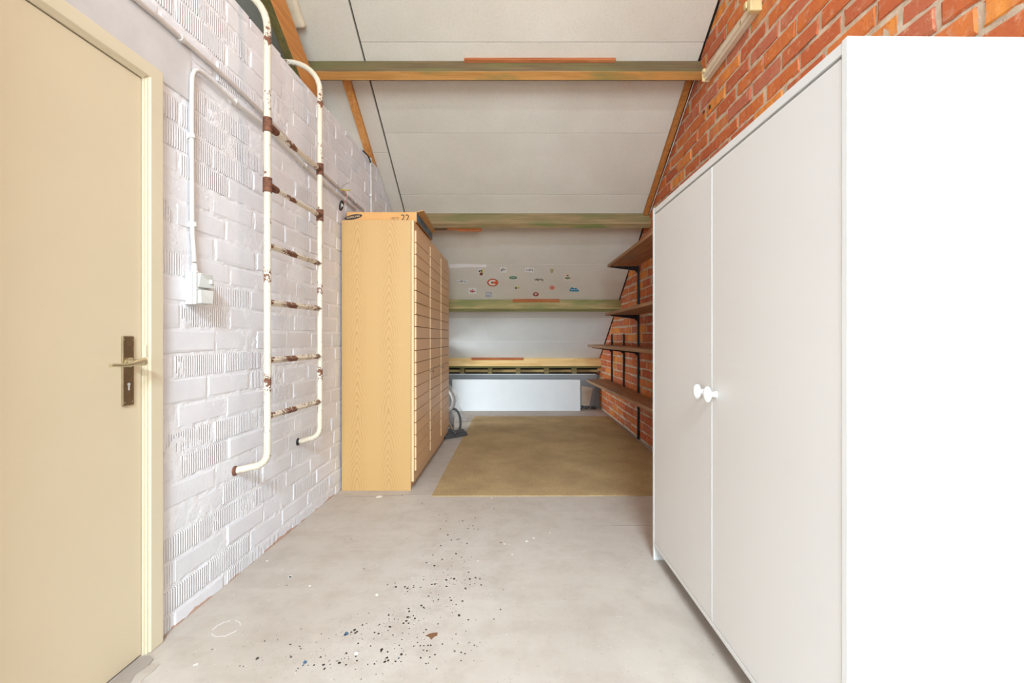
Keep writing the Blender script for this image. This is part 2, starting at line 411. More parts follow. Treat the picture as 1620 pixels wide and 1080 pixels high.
def inst(src, name, parent, loc, rotz=0.0, mesh=None):
    o = bpy.data.objects.new(name, mesh or src.data); COL.objects.link(o)
    o.parent = parent; o.location = Vector(loc) - (wl(parent) if parent else Vector((0, 0, 0)))
    o.rotation_euler = (0, 0, rotz); return o
def B(): return bmesh.new()

# ================================================================== SETTING
bm = B(); box(bm, -3.2, 4.7, -8.7, 8.3, -0.12, 0.0)
floor = obj('floor', bm, 'concrete'); tag(floor, 'worn grey-beige concrete floor with paint spots', 'floor', kind='structure')

# ---- left partition: body, mortar bed, bricks
bm = B()
def P(s, z): return lw(s, -0.008, z)
prism(bm, [P(1.65, 0), P(5.3, 0), P(5.3, 1.0), P(6.7, 1.0), P(6.7, 0), P(7.4, 0), P(7.4, zc(7.4)), P((ROOF0 - WTOP) / TAN, WTOP - .006), P(-8.6, WTOP - .006), P(-8.6, 0), P(0.70, 0), P(0.70, 2.09), P(1.65, 2.09)], (-0.12, 0, 0))  # opening past the cabinet is added to let the far-end fill through
wall_left = obj('wall_left', bm, 'white_mortar'); tag(wall_left, 'white painted brick partition with ribbed and smooth bricks', 'wall', kind='structure')

def mortar_grid(fn, s0, s1, z1fn, z0, step, amp, base, scale=28.0, top=.0004):
    bm = B(); ns = int((s1 - s0) / step) + 1; nz = int(3.4 / step); rows = []
    for i in range(ns + 1):
        s = s0 + (s1 - s0) * i / ns; zt = max(z0 + 0.02, z1fn(s)); n = int((3.0) / step); row = []
        for j in range(n + 1):
            z = z0 + (zt - z0) * j / n
            k = noise.noise(Vector((s * scale, z * scale, 3.3))) + 0.6 * noise.noise(Vector((s * scale * 2.3, z * scale * 2.3, 8.1))) + 0.9 * noise.noise(Vector((s * 6, z * 6, 1.1)))
            row.append(bm.verts.new(fn(s, min(base + amp * k, top), z)))
        rows.append(row)
    for a, b in zip(rows, rows[1:]):
        for j in range(len(a) - 1): bm.faces.new((a[j], b[j], b[j + 1], a[j + 1]))
    return bm
o = obj('mortar', mortar_grid(lw, 1.66, 3.5, lambda s: WTOP - 0.01, 0.0, 0.0125, 0.0040, -0.0026, 42), 'white_mortar', wall_left, True)
o = obj('mortar', mortar_grid(lw, 3.49, 5.0, lambda s: min(WTOP - 0.01, zc(s) - 0.035), 0.0, 0.022, 0.0034, -0.0022), 'white_mortar', wall_left, True)
o = obj('mortar', mortar_grid(lw, 0.45, 1.662, lambda s: WTOP - 0.01, 2.10, 0.03, 0.0036, -0.0016), 'white_mortar', wall_left, True)
bm = B(); fbox(bm, lw, 0.40, 1.86, -0.02, 0.003, 2.09, 2.30)
obj('lintel', bm, 'lintel', wall_left, bevel=0.004, label='smooth plastered concrete lintel over the door')

def brick_bm(L, H, T, ch=0.005, jit=0.0025, seed=0, dep=0.8):
    """face at x = 0, body towards -x; front edges softened and uneven"""
    rnd = random.Random(seed); bm = B()
    def j(): return rnd.uniform(-jit, jit)
    ys = [-L / 2, -L / 2 + ch, L / 2 - ch, L / 2]; zs = [-H / 2, -H / 2 + ch, H / 2 - ch, H / 2]
    g = [[None] * 4 for _ in range(4)]
    for a in range(4):
        for b in range(4):
            edge = a in (0, 3) or b in (0, 3)
            g[a][b] = bm.verts.new((-ch * dep if edge else 0 + rnd.uniform(-.0008, .0008), ys[a] + j(), zs[b] + j()))
    for a in range(3):
        for b in range(3): bm.faces.new((g[a][b], g[a + 1][b], g[a + 1][b + 1], g[a][b + 1]))
    ring = [g[a][0] for a in range(4)] + [g[3][b] for b in (1, 2, 3)] + [g[a][3] for a in (2, 1, 0)] + [g[0][b] for b in (2, 1)]
    back = [bm.verts.new((-T, v.co.y, v.co.z)) for v in ring]
    for i in range(len(ring)): bm.faces.new((ring[i], back[i], back[(i + 1) % len(ring)], ring[(i + 1) % len(ring)]))
    bmesh.ops.recalc_face_normals(bm, faces=bm.faces[:])
    return bm
def to_mesh(bm, name, mat):
    me = bpy.data.meshes.new(name); bm.to_mesh(me); bm.free(); me.materials.append(M[mat])
    return me
def cut(bm, co, no):
    """throw away the side of the plane the normal points to"""
    r = bmesh.ops.bisect_plane(bm, geom=bm.verts[:] + bm.edges[:] + bm.faces[:], plane_co=co, plane_no=no, clear_outer=True)
    e = [x for x in r['geom_cut'] if isinstance(x, bmesh.types.BMEdge)]
    if e:
        try: bmesh.ops.edgeloop_fill(bm, edges=e)
        except Exception: pass
def seen(p, wall):
    d = p.y
    if d < 0.3: return False
    x = CX + F * p.x / d; y = CY - F * (p.z - HC) / d
    if not (-40 < x < 1660 and -60 < y < 1120): return False
    if wall == 'l':
        return not (d > 3.42 and y > 344 and x > 537)
    if x > 1040:
        top = 331 - 0.8906 * (x - 1032.5) if x < 1340 else 57
        return y < top + 22
    return True
def lay(wall, wname, fn, rot, s0, s1, kmin, kmax, zof, jointf, L, H, meshes, weights, matset, keep, cuts, spread=0.0015):
    rest = B(); n = 0
    for k in range(kmin, kmax + 1):
        z = zof(k); j0 = jointf(k); i0 = math.floor((s0 - j0) / 0.3) - 1
        for i in range(i0, int((s1 - s0) / 0.3) + i0 + 4):
            c = j0 + 0.3 * i + 0.15 + random.uniform(-.008, .008)
            a, b = c - L / 2, c + L / 2
            if b < s0 + 0.03 or a > s1 - 0.03: continue
            mode = keep(a, b, z)
            if not mode: continue
            mi = random.choices(range(len(meshes)), weights)[0]
            loc = fn(c, random.uniform(-spread, spread * 1.4), z + random.uniform(-.002, .002))
            rz = rot + random.uniform(-.006, .006)
            planes = cuts(a, b, z)
            me = meshes[mi]
            if planes or not seen(loc, wname):
                bm = B(); bm.from_mesh(me)
                bm.transform(Matrix.Translation(loc) @ Matrix.Rotation(rz, 4, 'Z'))
                for co, no in planes: cut(bm, co, no)
                if not bm.faces: bm.free(); continue
                if seen(loc, wname):
                    me2 = bpy.data.meshes.new('brick')
                    bm.transform((Matrix.Translation(loc) @ Matrix.Rotation(rz, 4, 'Z')).inverted())
                    bm.to_mesh(me2); bm.free(); me2.materials.append(M[matset[mi]])
                    inst(None, 'brick', wall, loc, rz, me2); n += 1
                else:
                    t = bpy.data.meshes.new('t'); bm.to_mesh(t); bm.free(); rest.from_mesh(t); bpy.data.meshes.remove(t)
            else:
                inst(None, 'brick', wall, loc, rz, me); n += 1
    if rest.verts:
        tag(obj('brick', rest, matset[0], wall, recalc=False), kind='stuff')
    else: rest.free()
    return n
wm = [to_mesh(brick_bm(0.287, 0.088, 0.05, .006, .004, i, .42), 'brick', 'white_brick') for i in range(4)] + \
     [to_mesh(brick_bm(0.287, 0.088, 0.05, .006, .004, 9 + i, .42), 'brick', 'white_brick_ribbed') for i in range(3)]
wset = ['white_brick'] * 4 + ['white_brick_ribbed'] * 3
def keep_l(a, b, z):
    if z < 2.09 and b < 1.72: return 0
    if 2.09 < z < 2.30 and b < 1.90: return 0
    if zc(a) < z - 0.03: return 0
    if b > 5.25 and a < 6.75 and z < 1.06: return 0
    return 1
def cuts_l(a, b, z):
    r = []
    lim = 1.69 if z < 2.09 else 1.868 if z < 2.30 else None
    if lim and a < lim: r.append((lw(lim, 0, z), (0, -1, 0)))
    if z - .05 < 0: r.append((Vector((0, 0, 0.001)), (0, 0, -1)))
    if z + .05 > WTOP: r.append((Vector((0, 0, WTOP - random.uniform(0.0, 0.014))), (0, 0, 1)))
    if zc(b) < z + .05: r.append((Vector((0, b, zc(b) - .012)) , (0, SINR, COSR)))
    return r
nl = lay(wall_left, 'l', lw, LANG, 0.45, 7.38, -1, 26, lambda k: 0.115 + 0.1 * k, lambda k: (1.985 if k % 2 == 0 else 2.085) + random.uniform(-.03, .03),
         0.287, 0.088, wm, [3, 3, 3, 3, 4, 4, 4], wset, keep_l, cuts_l)

# ---- right brick wall
def rw(s, n, z): return Vector((RX - n, s, z))
bm = B()
YE = 8.0
prism(bm, [(RX + .010, -1.0, 0), (RX + .010, YE, 0), (RX + .010, YE, zc(YE) + .03), (RX + .010, YFLAT, FLATZ + .03), (RX + .010, -1.0, FLATZ + .03)], (0.2, 0, 0))
wall_right = obj('wall_right', bm, 'grey_mortar'); tag(wall_right, 'bare red brick gable wall with rough grey mortar', 'wall', kind='structure')
obj('mortar', mortar_grid(rw, 1.0, 7.9, lambda s: zc(s) + 0.01, 0.0, 0.024, 0.005, -0.0050, 34, -.0028), 'grey_mortar', wall_right, True)
rm = [to_mesh(brick_bm(0.281, 0.081, 0.05, ch=0.007, jit=0.007, seed=30 + i), 'brick', 'red_brick') for i in range(7)]
def keep_r(a, b, z):
    return 0 if zc(a) < z - 0.05 else 1
def cuts_r(a, b, z):
    r = []
    if z - .05 < 0: r.append((Vector((0, 0, 0.001)), (0, 0, -1)))
    if zc(b) < z + .05: r.append((Vector((0, b, zc(b) + .005)), (0, SINR, COSR)))
    return r
nr = lay(wall_right, 'r', rw, PI, 0.95, 7.85, 0, 39, lambda k: 0.062 + 0.097 * k, lambda k: (0.0 if k % 2 == 0 else 0.15) + random.uniform(-.04, .04),
         0.283, 0.083, rm, [1] * 7, ['red_brick'] * 7, keep_r, cuts_r, 0.003)
print('bricks', nl, nr)
for px, py in ((1114.5, 177.5), (1123.5, 169.5)):
    p = RW(px, py); bm = B(); lathe(bm, p + Vector((0.004, 0, 0)), (-1, 0, 0), [(0, .016), (.009, .016), (.010, .012)], 14)
    obj('plugged_hole', bm, 'black_metal', wall_right, label='dark plugged hole in a brick')

# ---- ceiling: dark backing, foil panels, dark end
bm = B()
TH = 0.06
prism(bm, [(-3.25, -8.7, FLATZ), (-3.25, YFLAT, FLATZ), (-3.25, 8.2, zc(8.2)), (-3.25, 8.2, zc(8.2) + .1), (-3.25, YFLAT, FLATZ + .1), (-3.25, -8.7, FLATZ + .1)], (4.85, 0, 0))
box(bm, 1.6, 4.7, -8.7, -.9, FLATZ, FLATZ + .1)
bmesh.ops.translate(bm, vec=(0, 0.034 * SINR, 0.034 * COSR), verts=bm.verts[:])
ceiling = obj('ceiling', bm, 'void'); tag(ceiling, 'sloping roof lined with pale insulation panels', 'ceiling', kind='structure')
def cpanel(x0, x1, y0, y1, mat, g=0.0015, label=None, n0=0.0, t=0.03):
    bm = B(); fn = lambda X, y, n: slope(X, y, n)
    fbox(bm, fn, x0 + g, x1 - g, y0 + g, y1 - g, n0 - t, n0)
    return obj('ceiling_panel', bm, mat, ceiling, bevel=0.002, label=label, seg=1)
XJ = -1.111
RG = 1.405
ys = [YFLAT - 0.02, 3.324, 3.56, 3.944, 4.510, 4.80, 5.388, 6.03, 6.327, 6.869, 7.33]
mats = ['panel', 'panel', 'panel', 'panel', 'panel', 'panel', 'panel', 'panel_lower', 'panel_lower', 'panel_lower']
for i in range(10):
    if i == 7: cpanel(XJ + .005, RG, ys[i], ys[i + 1], 'panel_grey', n0=0.012, t=0.04)
    else: cpanel(XJ + .005, RG, ys[i], ys[i + 1], mats[i])
ly = [YFLAT - .02, 3.44, 3.558, 4.109, 4.80, 6.0, 7.33]
for i in range(6): cpanel(-1.62, XJ - .005, ly[i], ly[i + 1], 'panel')
for a, b in ((YFLAT - .02, 3.5), (3.5, 4.9)): cpanel(-3.19, -1.63, a, b, 'panel_dark', label='dark grey roof panel over the space behind the partition')
bm = B(); box(bm, -3.2, 1.405, -1.0, YFLAT, FLATZ - .001, FLATZ + .028); box(bm, -3.2, 4.6, -8.6, -1.0, FLATZ - .001, FLATZ + .028)
obj('ceiling_panel', bm, 'panel', ceiling)
# old tape along a joint, white scratches
def ceil_patch(name, pts, mat, parent, h=0.0012):
    bm = B(); v = [bm.verts.new(CE(x, y, h)) for x, y in pts]; v2 = [bm.verts.new(CE(x, y, -.0005)) for x, y in pts]
    n = len(v); bm.faces.new(v)
    for i in range(n): bm.faces.new((v[i], v[(i + 1) % n], v2[(i + 1) % n], v2[i]))
    return obj(name, bm, mat, parent)
ceil_patch('joint_tape', [(711, 418.5), (725, 417.2), (745, 417.6), (770, 418.2), (769, 422.8), (745, 422.5), (724, 423.6), (711, 424)], 'tape', ceiling)
for pts in ([(764, 496), (767, 505), (771, 520), (774, 528), (778, 536), (773, 529), (769.6, 520), (766, 506)],
            [(892, 542.2), (903, 541.6), (911, 541.8), (911, 542.6), (903, 542.6), (892, 542.8)],
            [(850, 514), (855, 509), (855.6, 509.6), (850.6, 515)], [(820, 512), (823, 517), (822.3, 517.2)], [(832, 504), (836, 515), (835, 515)]):
    ceil_patch('scratch', pts, 'chalk', ceiling, 0.0008)

# ---- far end: low wall, ledge, rafter feet
YK = 7.36
bm = B(); box(bm, LA + LB * YK - .02, RX + .02, YK, YK + .05, 0, 0.535)
wall_far = obj('wall_far', bm, 'grey_board'); tag(wall_far, 'low grey board wall under the eaves', 'wall', kind='structure')
bm = B(); box(bm, LA + LB * YK, RX - .06, YK - .012, YK + .06, 0.535, 0.551)
tag(obj('trim_1', bm, 'white_edge', bevel=0.003), 'thin white ledge on top of the low grey board', 'trim', kind='structure')
for px in (731.3, 775.4, 819.7, 864.8, 908.7):
    p = AT(px, 586, 7.42); bm = B(); w2 = 0.036
    prism(bm, [(p.x - w2, 7.40, .552), (p.x - w2, 7.56, .552), (p.x - w2, 7.56, zc(7.56) - .02), (p.x - w2, 7.40, zc(7.40) - .02)], (2 * w2, 0, 0))
    obj('rafter_foot', bm, 'rafter_tail', wall_far, bevel=0.003)
bm = B(); box(bm, LA + LB * YK, RX, 7.57, 7.61, 0.562, 0.604); obj('lath', bm, 'pine', wall_far, label='pale lath behind the rafter feet')
bm = B(); box(bm, LA + LB * YK - .1, RX + .02, 7.66, 7.7, 0, 0.7); obj('back_board', bm, 'void', wall_far)
# ---- unseen remainder of the room
bm = B()
YB = -8.6
for x0, x1, z0, z1 in ((-3.2, -1.2, 0, FLATZ), (3.4, 4.7, 0, FLATZ), (-1.2, 3.4, 0, .85), (-1.2, 3.4, 3.7, FLATZ)): box(bm, x0, x1, YB - .1, YB, z0, z1)
tag(obj('wall_back', bm, 'lintel'), 'pale wall behind the viewer with a wide window', 'wall', kind='structure')
bm = B(); box(bm, -3.3, -3.2, -8.7, 8.2, 0, FLATZ); box(bm, -3.2, 1.6, 8.1, 8.2, 0, .5)
tag(obj('wall_outer', bm, 'grey_board'), 'outer wall of the space behind the partition', 'wall', kind='structure')
bm = B(); box(bm, 4.6, 4.7, -8.7, -1.0, 0, FLATZ); box(bm, 1.62, 4.6, -1.1, -1.0, 0, FLATZ)
tag(obj('wall_side', bm, 'lintel'), 'pale wall of the wider part behind the viewer', 'wall', kind='structure')
bm = B()
for x in (-1.2, 1.07, 3.34): box(bm, x, x + .06, YB - .06, YB - .01, .85, 3.7)
for z in (.85, 3.64): box(bm, -1.2, 3.4, YB - .06, YB - .01, z, z + .06)
tag(obj('window_1', bm, 'frame_paint'), 'wide window in the back wall', 'window', kind='structure')

# ---- unseen block added to shade the hinge side of the door
bm = B(); box(bm, -1.36, -1.06, .40, .57, 0, WTOP)
tag(obj('added_shade_block', bm, 'batten', wall_left and None), 'added unseen brown block that shades the hinge side of the cream door', 'wall', kind='structure')

# ---- door
bm = B()
door = root('door_1', lw(1.18, 0, 0), 'cream painted flush door standing in the white brick wall', 'door', kind='structure')
bm = B(); fbox(bm, lw, 0.735, 1.612, -0.034, 0.007, 0.006, 2.045)
leaf = obj('door_leaf', bm, 'door_paint', door, bevel=0.003)
bm = B(); fp = lambda a, z: lw(a, -.05, z)
prism(bm, [fp(1.6265, 0), fp(1.6875, 0), fp(1.6875, 2.109), fp(.66, 2.109), fp(.66, 0), fp(.7205, 0), fp(.7205, 2.058), fp(1.6265, 2.058)], (.077, 0, 0))
obj('door_frame', bm, 'frame_paint', door, bevel=0.005, seg=3)
bm = B()
for n1, g in ((0.0125, 0.0), (0.0195, 0.0055)):
    fbox(bm, lw, 1.6145 + g, 1.6265, -0.05, n1, 0, 2.057); fbox(bm, lw, 0.7205, 0.7325 - g, -0.05, n1, 0, 2.057)
prism(bm, [lw(0.7325, .004, 2.0478), lw(0.7325, .0105, 2.0478), lw(0.7325, .0155, 2.0505), lw(0.7325, .0185, 2.0535), lw(0.7325, .0255, 2.0590), lw(0.7325, .004, 2.0590)], lw(1.6145, 0, 0) - lw(0.7325, 0, 0))
obj('frame_bead', bm, 'frame_paint', door, bevel=0.0008)
# plate, lever, keyhole: sub-parts of the leaf
n0 = 0.007
bm = B(); fbox(bm, lw, 1.530, 1.575, n0, n0 + .007, 0.895, 1.133)
obj('lock_plate', bm, 'nickel', leaf, bevel=0.003, label='bronzed metal lock plate')
bm = B()
hz = 1.043
lathe(bm, lw(1.553, n0 + .006, hz), (1, 0, 0), [(0, .017), (.006, .017), (.009, .012), (.040, .0105), (.056, .011), (.060, .006)], 16)
pts = []; rad = []
for i in range(13):
    t = i / 12
    pts.append(lw(1.558 - 0.128 * t, n0 + .056 - .006 * math.sin(t * PI), hz + 0.004 * math.cos(t * 2.0 * PI) - 0.008 * t * t)); rad.append(.0125 - .0060 * min(1, t * 2) - .001 * t)
tube(bm, pts, .01, 12, True, rad)
obj('door_handle', bm, 'brass_light', leaf, True, label='pale brass lever handle')
bm = B(); lathe(bm, lw(1.553, n0 + .0068, 0.968), (1, 0, 0), [(0, .0055), (.001, .0055)], 12)
fbox(bm, lw, 1.5505, 1.5555, n0 + .0068, n0 + .0078, 0.948, 0.966)
obj('keyhole', bm, 'plug_grey', leaf)
bm = B()
for s in (1.5365, 1.5685):
    for z in (0.908, 1.120): lathe(bm, lw(s, n0 + .0068, z), (1, 0, 0), [(0, .003), (.0012, .0025)], 10)
obj('screw', bm, 'brass_light', leaf)
bm = B(); fbox(bm, lw, 1.6155, 1.6262, .0125, .0205, 1.058, 1.100); obj('strike_chip', bm, 'frame_paint', door)
# cement smears at the threshold
def floor_patch(name, pts, mat, h=0.0015, parent=None):
    bm = B(); v = [bm.verts.new(FLR(x, y, h)) for x, y in pts]; n = len(v); bm.faces.new(v)
    v2 = [bm.verts.new(Vector((q.co.x, q.co.y, 0))) for q in v]
    for i in range(n): bm.faces.new((v[i], v[(i + 1) % n], v2[(i + 1) % n], v2[i]))
    return obj(name, bm, mat, parent or floor)
floor_patch('cement_smear', [(174, 1080), (200, 1057), (224, 1038), (236, 1036), (243, 1041), (236, 1050), (228, 1057), (214, 1066), (206, 1080)], 'smear', 0.004)
floor_patch('cement_smear', [(206, 1080), (214, 1066), (229, 1056), (240, 1049), (252, 1050), (240, 1063), (228, 1072), (222, 1080)], 'concrete', 0.0025)

# ================================================================== ROOF TIMBERS
def purlin(px_y, x0, x1, top, side, label, yv=None):
    y = (ROOF0 - HC) / (TAN + (CY - px_y) / F)
    r = root('purlin', Vector(((x0 + x1) / 2, y, zc(y) - .16)), label, 'beam', 'roof beams under the sloping ceiling')
    bm = B(); fn = lambda X, a, n: slope(X, y + a * COSR, n)
    fbox(bm, fn, x0, x1, 0, .066, 0.001, 0.150)
    me = obj('beam', bm, [top, side], r, bevel=0.004)
    for p in me.data.polygons:
        if p.normal.z < -.6: p.material_index = 1
    return r, y
def strip_on(parent, y, x0, x1, a0, a1, n0, n1, mat, name='packing_strip', label=None):
    bm = B(); fn = lambda X, a, n: slope(X, y + a * COSR, n)
    fbox(bm, fn, x0, x1, a0, a1, n0, n1); return obj(name, bm, mat, parent, bevel=0.002, label=label)
XL = lambda y: LA + LB * y - .10
p1, y1 = purlin(96, -3.15, 1.425, 'purlin_high', 'purlin_side', 'highest roof beam, dark olive with an orange underside')
k = y1 / F
strip_on(p1, y1, (735 - CX) * k, (973 - CX) * k, -.022, 0.0, 0.0, .032, 'strip', label='red-brown wooden strip along the top of the beam')
p2, y2 = purlin(337, XL(4.75), 1.425, 'purlin_mid', 'tan_edge', 'second highest roof beam, mossy green-brown, behind the cardboard box')
k = y2 / F
strip_on(p2, y2, (640 - CX) * k, (762 - CX) * k, .070, .10, .10, .145, 'strip', label='brown strip behind the beam')
strip_on(p2, y2, (640 - CX) * k, (708 - CX) * k, .066, .071, .145, .165, 'strip_dark')
strip_on(p2, y2, (724 - CX) * k, (762 - CX) * k, .100, .115, .10, .150, 'strip')
p3, y3 = purlin(473.5, XL(6.0), 1.425, 'purlin_pale', 'green_edge', 'roof beam just below the stickers, pale green wood')
k = y3 / F
strip_on(p3, y3, (811 - CX) * k, (885 - CX) * k, -.012, 0.0, 0.0, .045, 'strip', label='red-brown wooden strip along the top of the beam')
p4, y4 = purlin(566, XL(7.2), 1.425, 'pine', 'green_edge', 'lowest roof beam, clean yellow pine above the dark eaves gap')
k = y4 / F
strip_on(p4, y4, (746 - CX) * k, (792 - CX) * k, -.012, 0.0, 0.0, .042, 'strip', label='red-brown wooden strip along the top of the beam')
strip_on(p4, y4, (792 - CX) * k, (828 - CX) * k, -.012, 0.0, 0.0, .042, 'strip', label='red-brown wooden strip along the top of the beam')

def timber(name, x0, x1, ya, yb, n0, n1, mat, label, cat, side=None, lean=0.0):
    bm = B(); fn = lambda X, y, n: slope(X, y, n)
    fbox(bm, fn, x0, x1, ya, yb, n0, n1)
    o = obj(name, bm, [mat, side or mat], bevel=0.003)
    if side:
        for p in o.data.polygons:
            if p.normal.z > -.4: p.material_index = 1
    return tag(o, label, cat)
timber('rafter', -1.532, -1.475, YFLAT + .1, 4.1, .152, .370, 'rafter_green', 'heavy orange rafter rising behind the top of the white brick wall', 'beam', 'batten_bright')
timber('roof_batten', -1.315, -1.255, y1 + .075, y2 - .004, 0.001, .038, 'batten_bright', 'orange wooden batten where the white wall meets the ceiling', 'batten')
timber('roof_batten', 1.355, 1.400, y1 + .075, y2 - .004, 0.001, .040, 'batten', 'orange wooden batten along the ceiling edge beside the red brick', 'batten')
bm = B()
tube(bm, [slope(1.408, y1 + .1, .045), slope(1.409, 4.0, .05), slope(1.408, y2 - .03, .045)], .003, 6)
tag(obj('thin_cable', bm, 'cable_white', smooth=True), 'thin pale cable along the ceiling edge of the red brick wall', 'cable')

# ================================================================== LARGE FURNITURE
# ---- white wardrobe
N0 = Vector((.732, .993, 0)); LV = Vector((-.013, 1.334, 0)).normalized(); DV = Vector((LV.y, -LV.x, 0))
WL, WD, WH = 1.334, .51, 1.785
def wf(a, b, z): return N0 + LV * a + DV * b + Vector((0, 0, z))
ward = root('wardrobe', wf(WL / 2, WD / 2, 0), 'tall white two-door wardrobe with white oval knobs before the red brick', 'wardrobe')
def wbox(name, a0, a1, b0, b1, z0, z1, mat='white_lam', parent=None, bev=.0015):
    bm = B(); fbox(bm, wf, a0, a1, b0, b1, z0, z1); return obj(name, bm, mat, parent or ward, bevel=bev)
wbox('side_panel', 0, .018, 0, WD, 0, WH); wbox('side_panel', WL - .018, WL, 0, WD, 0, WH)
wbox('top_panel', .018, WL - .018, 0.001, WD - .01, 1.756, 1.782)
wbox('bottom_panel', .018, WL - .018, 0.001, WD - .01, .076, .094, 'grey_lam')
wbox('back_panel', .018, WL - .018, WD - .01, WD - .004, .09, 1.77)
wbox('plinth', .018, WL - .018, .30, .316, 0.0, .0755)
dn = wbox('door', .0215, .664, 0.002, .020, .097, 1.748, 'grey_lam')
df = wbox('door', .667, WL - .0215, 0.002, .020, .097, 1.748, 'grey_lam')
wbox('edge_band', .6605, .6638, 0.0012, .019, .097, 1.748, 'white_lam', dn, .0003)
wbox('edge_band', .6672, .6705, 0.0012, .019, .097, 1.748, 'white_lam', df, .0003)
for par, a in ((dn, .628), (df, .716)):
    bm = B()
    lathe(bm, wf(a, .003, .925), -DV, [(0, .010), (.004, .0085), (.016, .0065), (.020, .009), (.023, .016), (.028, .0208), (.034, .0218), (.041, .0185), (.046, .012), (.048, .004)], 22, 1.35, .86)
    obj('knob', bm, 'porcelain', par, True, label='white oval knob')
bm = B()
for z in (.045,): lathe(bm, wf(WL - .0175, .045, z), -LV, [(0, .004), (.001, .004)], 10)
obj('screw_hole', bm, 'print_dark', ward)

# ---- oak cabinet
CXF, CY0, CY1, CH = -.747, 3.36, 5.17, 1.998
def xw(y): return LA + LB * y
cab = root('wood_cabinet', Vector((-1.0, 4.2, 0)), 'tall pale oak cabinet with three grooved doors against the white wall', 'cabinet')
def cbox(name, x0, x1, y0, y1, z0, z1, mat='oak', parent=None, bev=.0015, label=None):
    bm = B(); box(bm, x0, x1, y0, y1, z0, z1); return obj(name, bm, mat, parent or cab, bevel=bev, label=label)
XB = -1.258
cbox('side_panel', XB, CXF, CY0, CY0 + .018, 0, CH); cbox('side_panel', -1.215, CXF, CY1 - .018, CY1, 0, CH)
cbox('top_panel', -1.215, CXF, CY0 + .018, CY1 - .018, 1.900, 1.918)
cbox('top_rail', CXF - .018, CXF, CY0 + .018, CY1 - .018, 1.918, CH - .004)
cbox('back_panel', -1.219, -1.212, CY0 + .018, CY1 - .018, .05, CH - .01)
cbox('bottom_panel', -1.21, CXF, CY0 + .018, CY1 - .018, .055, .073)
cbox('plinth', CXF - .03, CXF - .012, CY0 + .018, CY1 - .018, 0, .055, 'oak_plain')
slat_me = None
for i in range(3):
    a, b = CY0 + .004 + i * .602, CY0 + .004 + i * .602 + .598
    d = cbox('door', CXF + .003, CXF + .021, a, b, .067, CH - .002, 'oak_plain')
    cbox('edge_band', CXF + .003, CXF + .021, a - .0006, a, .067, CH - .002, 'oak_edge', d, 0)
    for k in range(20):
        z0 = .138 + k * .0896
        if slat_me is None:
            bm = B(); box(bm, CXF + .021, CXF + .034, a + .026, b - .022, z0 + .0026, z0 + .0896 - .0026)
            s = obj('slat', bm, ['oak_plain', 'oak_edge'], d, bevel=.0012); slat_me = s.data; base0 = s.location.copy(); a0 = a
            for p in slat_me.polygons:
                if p.normal.y < -.7: p.material_index = 1
            wp = wl(s); mod = s
        else:
            s = mod.copy(); COL.objects.link(s); s.parent = d
            s.location = wp + Vector((0, a - a0, z0 - .138)) - wl(d)
    cbox('slat_backing', CXF + .0205, CXF + .023, a + .028, b - .024, .14, 1.928, 'groove', d, 0, label='dark brown grooves between slats')
    if i:
        bm = B(); lathe(bm, Vector((CXF + .030, a + .012, .84)), (1, 0, 0), [(0, .0055), (.018, .005), (.020, .010), (.030, .0115), (.033, .009)], 14)
        obj('knob', bm, 'chrome', d, True, label='small chrome knob')

# ---- carton on the cabinet
BX0, BX1, BY0, BY1, BZ0, BZ1 = -1.262, -.712, 3.395, 4.07, 1.918, 2.066
BX0 = -1.238
carton = root('cardboard_box', Vector(((BX0 + BX1) / 2, (BY0 + BY1) / 2, BZ0)), 'flat brown cardboard monitor carton lying on top of the oak cabinet', 'box')
bm = B()
t = .004
BXI = CXF - .022
box(bm, BX0, BXI, BY0, BY1, BZ0 + .001, BZ0 + t)
box(bm, BX0, BX1, BY0, BY0 + t, CH + .002, BZ1); box(bm, BX0, BXI, BY0, BY0 + t, BZ0, CH + .002)
box(bm, BX0, BX0 + t, BY0, BY1, BZ0, BZ1); box(bm, BX0, BX1, BY1 - t, BY1, CH + .002, BZ1)
box(bm, BX1 - t, BX1, BY0 + t, BY1 - t, CH + .002, BZ1)
body = obj('carton_body', bm, 'cardboard', carton)
bm = B(); hexa(bm, [(BX1 - .001, BY0 + .005, BZ1), (BX1 + .052, BY0 + .02, BZ1 + .018), (BX1 + .030, BY1 - .02, BZ1 + .012), (BX1 - .001, BY1 - .005, BZ1),
                    (BX1 - .003, BY0 + .005, BZ1 + .003), (BX1 + .050, BY0 + .02, BZ1 + .021), (BX1 + .028, BY1 - .02, BZ1 + .015), (BX1 - .003, BY1 - .005, BZ1 + .003)])
obj('flap', bm, 'cardboard', carton)
bm = B(); hexa(bm, [(BX0 + .10, BY0 + .30, BZ1), (BX1, BY0 + .30, BZ1), (BX1, BY1, BZ1), (BX0 + .10, BY1, BZ1), (BX0 + .10, BY0 + .30, BZ1 + .024), (BX1, BY0 + .30, BZ1 + .024), (BX1, BY1, BZ1 + .006), (BX0 + .10, BY1, BZ1 + .006)])
obj('flap', bm, 'cardboard', carton)
bm = B(); box(bm, BX1 - .0005, BX1 + .0012, BY0 + .006, BY1 - .006, CH + .003, BZ1 - .004)
obj('printed_side', bm, 'blue_print', carton, label='dark blue printed side of the carton')
kb = BY0 / F
def cpx(x, y): return Vector(((x - CX) * kb, BY0, HC + (CY - y) * kb))
bm = B(); c = cpx(559, 343.2)
ev = [c + Vector((.066 * math.cos(q), -.0006, .0185 * math.sin(q) + .012 * math.cos(q))) for q in [2 * PI * i / 28 for i in range(28)]]
f = [bm.verts.new(v) for v in ev]; bm.faces.new(f)
g = [bm.verts.new(v + Vector((0, .0006, 0))) for v in ev]
